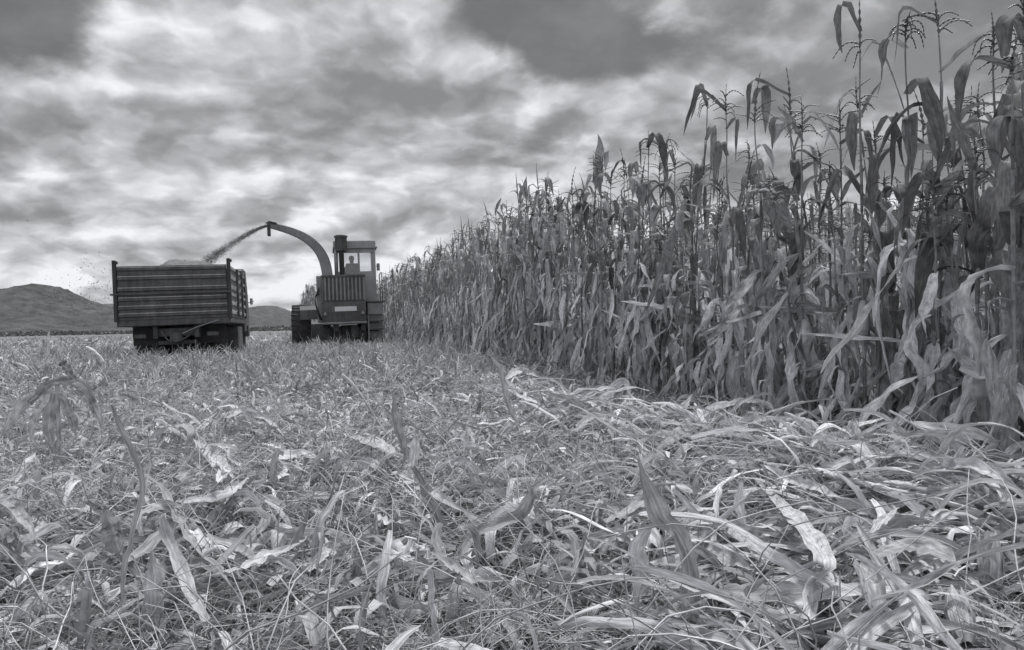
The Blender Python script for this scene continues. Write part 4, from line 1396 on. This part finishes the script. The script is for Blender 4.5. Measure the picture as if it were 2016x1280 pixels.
# chassis, axles, guards
ch = MB()
for s in (-1, 1):
    ch.bbox(s * 0.42 - 0.05, s * 0.42 + 0.05, 0.15, 6.2, Z0 - 0.42, Z0 - 0.15, 0.01)
for yy in (0.2, 1.5, 3.0, 4.4):
    ch.bbox(-0.4, 0.4, yy, yy + 0.1, Z0 - 0.38, Z0 - 0.2, 0.01)
ch.bbox(-0.40, 0.40, 0.30, 0.36, Z0 - 0.56, Z0 - 0.47, 0.015)
ch.tubes(spline([(-0.3, 0.1, Z0 - 0.25), (-0.1, 0.05, Z0 - 0.5), (0.2, 0.1, Z0 - 0.42), (0.4, 0.2, Z0 - 0.2)], 10), np.full(10, 0.018), 0.3, 6)
ch.lathe([(-0.8, 0.09), (-0.3, 0.10), (-0.2, 0.24), (0.2, 0.24), (0.3, 0.10), (0.8, 0.09)], (0, 1.15, 0.52), 'x', 16)
ch.bbox(-0.12, 0.12, 0.05, 0.3, Z0 - 0.5, Z0 - 0.3, 0.02)
ch.build('chassis', M_DARK, T, smooth=False)
wheel('wheel', T, -0.92, -0.64, 1.15, 0.52); wheel('wheel', T, -0.60, -0.32, 1.15, 0.52)
wheel('wheel', T, 0.64, 0.92, 1.15, 0.52); wheel('wheel', T, 0.32, 0.60, 1.15, 0.52)
wheel('wheel', T, -1.02, -0.74, 4.9, 0.52); wheel('wheel', T, 0.74, 1.02, 4.9, 0.52)
for s in (-1, 1):
    fl = MB()
    fl.prism([(0.55, 0.52), (0.53, 0.52), (0.50, 0.75), (0.55, 0.96), (0.9, 1.05), (1.6, 1.05), (1.6, 1.08), (0.88, 1.08), (0.52, 0.98), (0.47, 0.75)], s * 0.30 if s > 0 else -0.94, 0.94 if s > 0 else -0.30, 'x')
    fl.build('mudflap', M_RUBBER, T, smooth=False)
    lamp = MB().bbox(s * 0.74 - 0.12, s * 0.74 + 0.12, 0.20, 0.26, Z0 - 0.40, Z0 - 0.31, 0.015)
    lamp.build('tail_lamp', M_BED, T, smooth=False)
box = MB().bbox(0.72, 1.12, 2.05, 3.2, Z0 - 0.75, Z0 - 0.2, 0.03)
box.build('tool_box', M_DARK, T, smooth=False)
st_ = MB().tubes(spline([(0.15, -0.02, Z0 - 0.33), (0.45, -0.03, Z0 - 0.2), (0.9, -0.02, Z0 - 0.06)], 8), np.full(8, 0.010), 0.3, 6)
st_.build('tailgate_strut', M_HARV_LIGHT, T)
# cab ahead of the body
cab = MB()
cab.prism([(3.95, 0.75), (3.95, 2.45 - tz), (4.1, 2.52 - tz), (5.0, 2.50 - tz), (5.45, 1.85 - tz), (5.6, 1.3), (5.6, 0.6), (5.2, 0.6), (5.15, 0.9), (4.6, 0.9), (4.5, 0.75)], -1.12, 1.12, 'x')
cabo = cab.build('cab', M_BED, T, smooth=False)
MB().prism([(4.35, 1.75 - tz), (4.35, 2.3 - tz), (4.95, 2.3 - tz), (5.2, 1.75 - tz)], 1.123, 1.13, 'x').build('side_window', M_GLASS, cabo, smooth=False)
MB().prism([(4.35, 1.75 - tz), (4.35, 2.3 - tz), (4.95, 2.3 - tz), (5.2, 1.75 - tz)], -1.13, -1.123, 'x').build('side_window', M_GLASS, cabo, smooth=False)
mi = MB().bbox(1.20, 1.28, 5.0, 5.06, 1.58 - tz, 1.76 - tz, 0.02)
mi.tubes(np.array([(1.1, 5.0, 1.62 - tz), (1.32, 5.03, 1.68 - tz)]), np.array([0.012, 0.012]), 0.3, 6)
mi.build('wing_mirror', M_HILITE_MIRROR, T, smooth=False)

# the load
def heap():
    nx, ny = 60, 70
    X, Y = np.meshgrid(np.linspace(-HW + 0.06, HW - 0.06, nx), np.linspace(0.05, BL - 0.03, ny), indexing='ij')
    Z = Z1 - 0.10 + 0.33 * np.exp(-((X - 0.12) / 0.62) ** 4 - ((Y - 1.9) / 1.1) ** 2) + 0.10 * np.exp(-((X + 0.4) / 0.4) ** 2 - ((Y - 1.5) / 0.7) ** 2)
    Z += rng.normal(0, 0.012, Z.shape)
    v = np.stack([X, Y, Z], -1).reshape(-1, 3)
    i, j = np.meshgrid(np.arange(nx - 1), np.arange(ny - 1), indexing='ij')
    f = np.stack([i * ny + j, (i + 1) * ny + j, (i + 1) * ny + j + 1, i * ny + j + 1], -1).reshape(-1, 4)
    m = MB().add(v, f)
    o = m.build('chopped_maize_heap', M_CHOP)
    o.matrix_world = Matrix.LocRotScale(T.location, T.rotation_euler.to_quaternion(), (1, 1, 1))
    tag(o, 'low heap of chopped maize showing above the rim of the truck body', 'maize heap')


heap()

# ------------------------------------------------------------------ forage harvester
HY = 27.0
hb = at_depth(690, 640, HY)
hz = float(ground_z(hb[0], hb[1])) - 0.06
V = empty('forage_harvester', (hb[0], hb[1], hz), R(13.0))
V.rotation_euler = (0, R(-1.0), R(13.0))
tag(V, 'boxy forage harvester seen from behind, cab at right, curved discharge spout swung left', 'harvester')


def q(z):
    return z - hz


# engine housing with the upright slats
eng = MB().bbox(-0.88, 0.55, 0.0, 1.5, q(1.80), q(2.68), 0.03)
engo = eng.build('engine_housing', M_HARV, V, smooth=False)
sl = MB()
for i in range(11):
    x = -0.80 + i * 0.128
    sl.bbox(x, x + 0.055, -0.045, 0.002, q(1.84), q(2.62), 0.01)
sl.build('slat_grille', M_GRILLE, engo, smooth=False)
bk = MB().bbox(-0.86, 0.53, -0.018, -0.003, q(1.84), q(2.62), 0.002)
bk.build('grille_backing', M_HARV_DARK, engo, smooth=False)  # dark sheet lying between the slats
fr = MB().bbox(-0.90, 0.57, -0.06, 0.02, q(2.625), q(2.70), 0.012)
fr.build('housing_rim', M_HARV_DARK, engo, smooth=False)
# tail beam with the plate
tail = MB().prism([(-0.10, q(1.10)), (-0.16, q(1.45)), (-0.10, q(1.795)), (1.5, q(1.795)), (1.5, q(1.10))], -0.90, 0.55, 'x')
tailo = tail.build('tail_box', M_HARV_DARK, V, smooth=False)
MB().prism([(-0.150, q(1.47)), (-0.165, q(1.47)), (-0.138, q(1.625)), (-0.123, q(1.625))], -0.48, 0.24, 'x').build('plate', M_WHITE, tailo, smooth=False)
lip = MB().bbox(-0.92, 0.57, -0.14, 0.1, q(1.04), q(1.11), 0.015)
lip.build('tail_lip', M_HARV, tailo, smooth=False)
# chassis and axles
und = MB()
for s in (-1, 1):
    und.bbox(s * 0.45 - 0.08, s * 0.45 + 0.08, 0.1, 4.6, q(0.78), q(1.08), 0.02)
und.bbox(-0.8, 0.5, 0.45, 0.62, q(0.50), q(0.72), 0.02)
und.bbox(-0.30, 0.20, 0.5, 3.2, q(0.45), q(1.0), 0.05)
und.lathe([(-0.9, 0.14), (0.9, 0.14)], (0, 3.3, 0.78), 'x', 14)
und.bbox(0.02, 0.30, 0.2, 0.4, q(0.55), q(1.0), 0.03)
und.build('chassis', M_DARK, V, smooth=False)
wheel('wheel', V, -0.92, -0.62, 0.55, 0.45); wheel('wheel', V, 0.28, 0.56, 0.55, 0.45)
wheel('wheel', V, -2.02, -1.34, 3.0, 0.84); wheel('wheel', V, 0.66, 1.12, 3.0, 0.80)
# cab
cab = MB()
cx0, cx1, cy0, cy1 = -0.42, 0.97, 0.55, 2.1
cab.bbox(0.552, cx1, cy0, cy1, q(1.80), q(2.75), 0.02)                     # lower right wall
cab.bbox(cx0, 0.548, cy0 + 0.02, cy1, q(2.685), q(2.75), 0.01)
for (x, y) in ((cx0, cy0), (cx0, cy1 - 0.08), (cx1 - 0.08, cy0), (cx1 - 0.08, cy1 - 0.08)):
    cab.bbox(x, x + 0.08, y, y + 0.08, q(2.752), q(3.66), 0.01)
cab.bbox(0.36, 0.43, cy0, cy0 + 0.06, q(2.752), q(3.66), 0.01)
cab.bbox(cx0 + 0.082, 0.358, cy0 + 0.005, cy0 + 0.05, q(3.50), q(3.66), 0.01)
cab.bbox(0.432, cx1 - 0.082, cy0 + 0.005, cy0 + 0.05, q(3.50), q(3.66), 0.01)
cab.bbox(cx0 + 0.082, cx1 - 0.082, cy1 - 0.07, cy1 - 0.01, q(2.752), q(2.95), 0.01)
cabo = cab.build('cab', M_HARV_LIGHT, V, smooth=False)
roof = MB().bbox(cx0 - 0.03, cx1 + 0.02, cy0 - 0.05, cy1 + 0.1, q(3.665), q(3.92), 0.05)
roof.bbox(cx0 - 0.05, cx1 + 0.07, cy0 - 0.08, cy1 + 0.14, q(3.64), q(3.70), 0.015)
roof.build('cab_roof', M_HARV_LIGHT, cabo, smooth=False)
for (a, b) in ((cx0 + 0.082, 0.358), (0.432, cx1 - 0.082)):
    MB().bbox(a, b, cy0 + 0.02, cy0 + 0.03, q(2.755), q(3.498), 0.002).build('rear_window', M_GLASS, cabo, smooth=False)
MB().bbox(cx1 - 0.03, cx1 - 0.02, cy0 + 0.085, cy1 - 0.085, q(2.755), q(3.655), 0.002).build('side_window', M_GLASS, cabo, smooth=False)
MB().bbox(cx0 + 0.02, cx0 + 0.03, cy0 + 0.085, cy1 - 0.085, q(2.755), q(3.655), 0.002).build('side_window', M_GLASS, cabo, smooth=False)
seat = MB().bbox(-0.05, 0.40, 0.80, 0.92, q(2.70), q(3.15), 0.04)
seat.bbox(-0.05, 0.40, 0.93, 1.35, q(2.50), q(2.62), 0.04)
seat.build('seat', M_DARK, V, smooth=False)
# air intake stack
ex = MB().lathe([(q(2.70), 0.0), (q(2.70), 0.085), (q(3.52), 0.085), (q(3.52), 0.19), (q(3.56), 0.20), (q(3.98), 0.20), (q(4.0), 0.23), (q(4.04), 0.23), (q(4.08), 0.16), (q(4.09), 0.0)], (-0.19, 0.25, 0), 'z', 24)
ex.build('air_intake', M_HARV_DARK, V)
pipe = MB().lathe([(q(2.70), 0.0), (q(2.70), 0.05), (q(3.60), 0.05), (q(3.60), 0.0)], (-0.36, 0.38, 0), 'z', 14)
pipe.build('exhaust_pipe', M_HARV, V)
# mirror, side locker, steps
mi = MB().bbox(1.08, 1.20, 1.9, 1.95, q(2.95), q(3.22), 0.02)
mi.tubes(np.array([(0.95, 1.9, q(3.1)), (1.1, 1.92, q(3.1))]), np.array([0.012, 0.012]), 0.3, 6)
mi.build('wing_mirror', M_HARV_LIGHT, V, smooth=False)
MB().bbox(0.60, 1.14, 0.1, 1.3, q(1.32), q(1.74), 0.03).build('locker', M_HARV, V, smooth=False)
MB().bbox(0.58, 1.18, 0.05, 1.4, q(1.742), q(1.795), 0.012).build('platform', M_HARV_DARK, V, smooth=False)
ld = MB()
for x in (0.60, 1.12):
    ld.bbox(x, x + 0.05, 0.02, 0.09, q(0.50), q(1.32), 0.01)
ldo = ld.build('ladder', M_HARV, V, smooth=False)
for zz in (0.52, 0.80, 1.08):
    MB().bbox(0.652, 1.118, 0.0, 0.22, q(zz), q(zz + 0.05), 0.01).build('step', M_HARV_DARK, ldo, smooth=False)
    MB().bbox(0.655, 1.115, 0.222, 0.24, q(zz), q(zz + 0.24), 0.006).build('riser', M_HARV, ldo, smooth=False)
# spout column and curved spout
col = MB().bbox(-1.06, -0.885, 0.25, 0.75, q(1.10), q(2.70), 0.03)
col.build('spout_column', M_HARV, V, smooth=False)


def harv_local(px, py, dy):
    """photograph pixel on the plane dy metres nearer than the harvester's tail, in the harvester's own coordinates"""
    p = Vector(tuple(at_depth(px, py, HY + dy)))
    bpy.context.view_layer.update()
    return np.array(V.matrix_world.inverted() @ p)


sp_px = [(645, 560, 0.4), (644.5, 541, 0.4), (638, 512, 0.4), (624, 488, 0.3), (602, 469, 0.1), (575, 456, -0.1), (545, 447, -0.4), (529, 443.5, -0.6)]
sp = spline([harv_local(a, b, d) for a, b, d in sp_px], 26)
wts = np.interp(np.linspace(0, 1, 26), [0, 0.25, 0.6, 1], [0.36, 0.36, 0.27, 0.16])
hts = wts * 0.8
m = MB()
Tn = np.gradient(sp, axis=0); Tn /= np.linalg.norm(Tn, axis=1, keepdims=True)
dep = np.array([0.0, 1.0, 0.0]); Sd = np.cross(Tn, dep); Sd /= np.linalg.norm(Sd, axis=1, keepdims=True)
Dp = np.cross(Sd, Tn)
ring = [(-.5, -.5), (-.4, -.58), (.4, -.58), (.5, -.5), (.5, .5), (.4, .58), (-.4, .58), (-.5, .5)]
vv = np.array([[sp[i] + Sd[i] * a * wts[i] + Dp[i] * b * hts[i] for a, b in ring] for i in range(26)])
ff = [[i * 8 + j, i * 8 + (j + 1) % 8, (i + 1) * 8 + (j + 1) % 8, (i + 1) * 8 + j] for i in range(25) for j in range(8)]
m.add(vv.reshape(-1, 3), ff)
spo = m.build('discharge_spout', M_HARV, V, smooth=False)
tip = sp[-1]
fl = MB().bbox(tip[0] - 0.05, tip[0] + 0.05, tip[1] - 0.12, tip[1] + 0.12, tip[2] - 0.36, tip[2] + 0.10, 0.015)
fl.prism([(tip[0] - 0.10, tip[2] + 0.06), (tip[0] + 0.02, tip[2] + 0.13), (tip[0] + 0.26, tip[2] + 0.07), (tip[0] + 0.26, tip[2] + 0.04), (tip[0], tip[2] + 0.10)], tip[1] - 0.12, tip[1] + 0.12, 'y')
fl.build('deflector_flap', M_HARV_DARK, spo, smooth=False)
# header at the front, reaching out to the left
hd = MB()
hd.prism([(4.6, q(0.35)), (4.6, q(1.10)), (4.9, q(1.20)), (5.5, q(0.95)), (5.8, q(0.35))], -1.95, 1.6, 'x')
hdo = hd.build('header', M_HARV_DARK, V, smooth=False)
dv = MB()
for x in (-1.85, -1.0, -0.15, 0.7, 1.5):
    dv.prism([(5.5, q(0.3)), (5.5, q(1.05)), (6.2, q(0.75)), (7.3, q(0.2)), (7.2, q(0.12))], x - 0.12, x + 0.12, 'x')
dv.build('crop_divider', M_HARV, hdo, smooth=False)
gd = MB()
gd.prism([(2.0, q(1.25)), (2.15, q(1.60)), (2.6, q(1.76)), (3.6, q(1.76)), (3.9, q(1.55)), (3.6, q(1.70)), (2.6, q(1.70)), (2.2, q(1.56))], -1.70, -0.92, 'x')
gd.build('fender', M_HARV_DARK, V, smooth=False)
hz_ = MB()
for k in range(3):
    hz_.tubes(spline([(-0.97, 0.2, q(2.3 - 0.1 * k)), (-1.12, 0.15, q(1.9)), (-1.02, 0.1, q(1.5 - 0.1 * k)), (-0.92, 0.2, q(1.2))], 10), np.full(10, 0.018), 0.1, 6)
hz_.build('hose', M_RUBBER, V)
for x in (-0.80, 0.44):
    MB().lathe([(-0.02, 0.0), (-0.02, 0.06), (0.03, 0.065), (0.05, 0.0)], (x, -0.17, q(1.38)), 'y', 16).build('tail_lamp', M_GRILLE, V)
rl = MB()
rl.tubes(np.array([(1.13, 0.06, q(1.79)), (1.13, 0.06, q(2.75)), (1.13, 0.5, q(2.78)), (1.13, 1.2, q(2.75)), (1.13, 1.25, q(1.79))]), np.full(5, 0.016), 0.3, 6)
rl.build('handrail', M_HARV_DARK, V)


# driver seen through the rear window of the cab
def driver():
    root = empty('person', (0, 0, 0))
    mw = V.matrix_world.copy()
    vs = [(0.17, 1.12, q(2.62)), (0.17, 1.08, q(2.85)), (0.17, 1.07, q(3.08)), (0.17, 1.09, q(3.17)), (0.17, 1.12, q(3.25)), (0.17, 1.12, q(3.36)),
          (-0.02, 1.08, q(3.06)), (-0.09, 1.22, q(2.84)), (-0.02, 1.46, q(2.88)),
          (0.36, 1.08, q(3.06)), (0.43, 1.22, q(2.84)), (0.36, 1.46, q(2.88)),
          (0.07, 1.16, q(2.64)), (0.06, 1.55, q(2.66)), (0.27, 1.16, q(2.64)), (0.28, 1.55, q(2.66))]
    es = [(0, 1), (1, 2), (2, 3), (3, 4), (4, 5), (2, 6), (6, 7), (7, 8), (2, 9), (9, 10), (10, 11), (0, 12), (12, 13), (0, 14), (14, 15)]
    rad = [.13, .14, .12, .055, .085, .075, .06, .05, .04, .06, .05, .04, .085, .06, .085, .06]
    me = bpy.data.meshes.new('body')
    me.from_pydata(vs, es, [])
    o = bpy.data.objects.new('body', me)
    COL.objects.link(o)
    sk = o.modifiers.new('skin', 'SKIN')
    for i, r_ in enumerate(rad):
        me.skin_vertices[0].data[i].radius = (r_, r_)
    me.skin_vertices[0].data[0].use_root = True
    sb_ = o.modifiers.new('sub', 'SUBSURF'); sb_.levels = 2; sb_.render_levels = 2
    me.materials.append(M_CLOTH)
    o.parent = root
    hair = MB().lathe([(q(3.29), 0.092), (q(3.36), 0.098), (q(3.42), 0.07), (q(3.445), 0.0)], (0.17, 1.10, 0), 'z', 14).build('hair', M_HAIR, root)
    root.matrix_world = mw
    tag(root, 'driver in dark clothes seen from behind through the harvester cab window', 'person')


bpy.context.view_layer.update()
driver()


# ------------------------------------------------------------------ the jet of chopped maize and the chaff on the wind
def chips(m, P_, size, tone):
    n = len(P_)
    d = rng.normal(0, 1, (n, 3)); d /= np.linalg.norm(d, axis=1, keepdims=True)
    line = P_[:, None] + d[:, None] * (np.array([-0.5, 0.5])[None, :, None] * size[:, None, None])
    m.ribbons(line, np.repeat(size[:, None] * 0.5, 2, 1), rng.normal(0, 1, (n, 3)), tone, 0, 0, 2)


bpy.context.view_layer.update()
tipw = np.array(V.matrix_world @ Vector(tuple(tip)))
endw = at_depth(398, 520, 19.3)
mid = [tipw, at_depth(508, 450, 25.2), at_depth(480, 464, 23.6), at_depth(445, 486, 21.6), at_depth(420, 502, 20.4), endw]
jet = spline(mid, 60)
n = 17000
tj = rng.uniform(0, 1, n) ** 1.15
base = np.stack([np.interp(tj, np.linspace(0, 1, 60), jet[:, k]) for k in range(3)], -1)
sig = 0.013 + 0.062 * tj
lump = 0.5 + 0.5 * np.sin(tj * 40) * np.sin(tj * 17 + 1)
sig = sig * (0.7 + 0.6 * lump)
pts = base + rng.normal(0, 1, (n, 3)) * sig[:, None]
pts[:, 2] -= np.abs(rng.normal(0, 0.08, n)) * tj
m = MB()
chips(m, pts, rng.uniform(0.007, 0.020, n), rng.uniform(0.09, 0.20, n))
tag(m.build('chopped_maize_jet', M_CHAFF), kind='stuff')
n = 420
px = 225 - np.abs(rng.normal(0, 62, n)); py = rng.normal(572, 34, n) + (225 - px) * 0.05
dd = rng.uniform(16, 21, n)
pts = np.array([at_depth(a, b, c) for a, b, c in zip(px, py, dd)])
m = MB()
chips(m, pts, rng.uniform(0.010, 0.036, n), rng.uniform(0.10, 0.35, n))
tag(m.build('blowing_chaff', M_CHAFF), kind='stuff')

# ------------------------------------------------------------------ the air
hm = bpy.data.materials.new('air'); hm.use_nodes = True
nt = hm.node_tree; nt.nodes.clear()
pv = nt.nodes.new('ShaderNodeVolumePrincipled')
pv.inputs['Color'].default_value = grey(0.9)
pv.inputs['Density'].default_value = 0.000022
pv.inputs['Anisotropy'].default_value = 0.2
nt.links.new(pv.outputs[0], nt.nodes.new('ShaderNodeOutputMaterial').inputs['Volume'])
ho = MB().box(-9500, 9500, -9500, 9500, -4, 260).build('haze', hm, smooth=False)
tag(ho, kind='stuff')
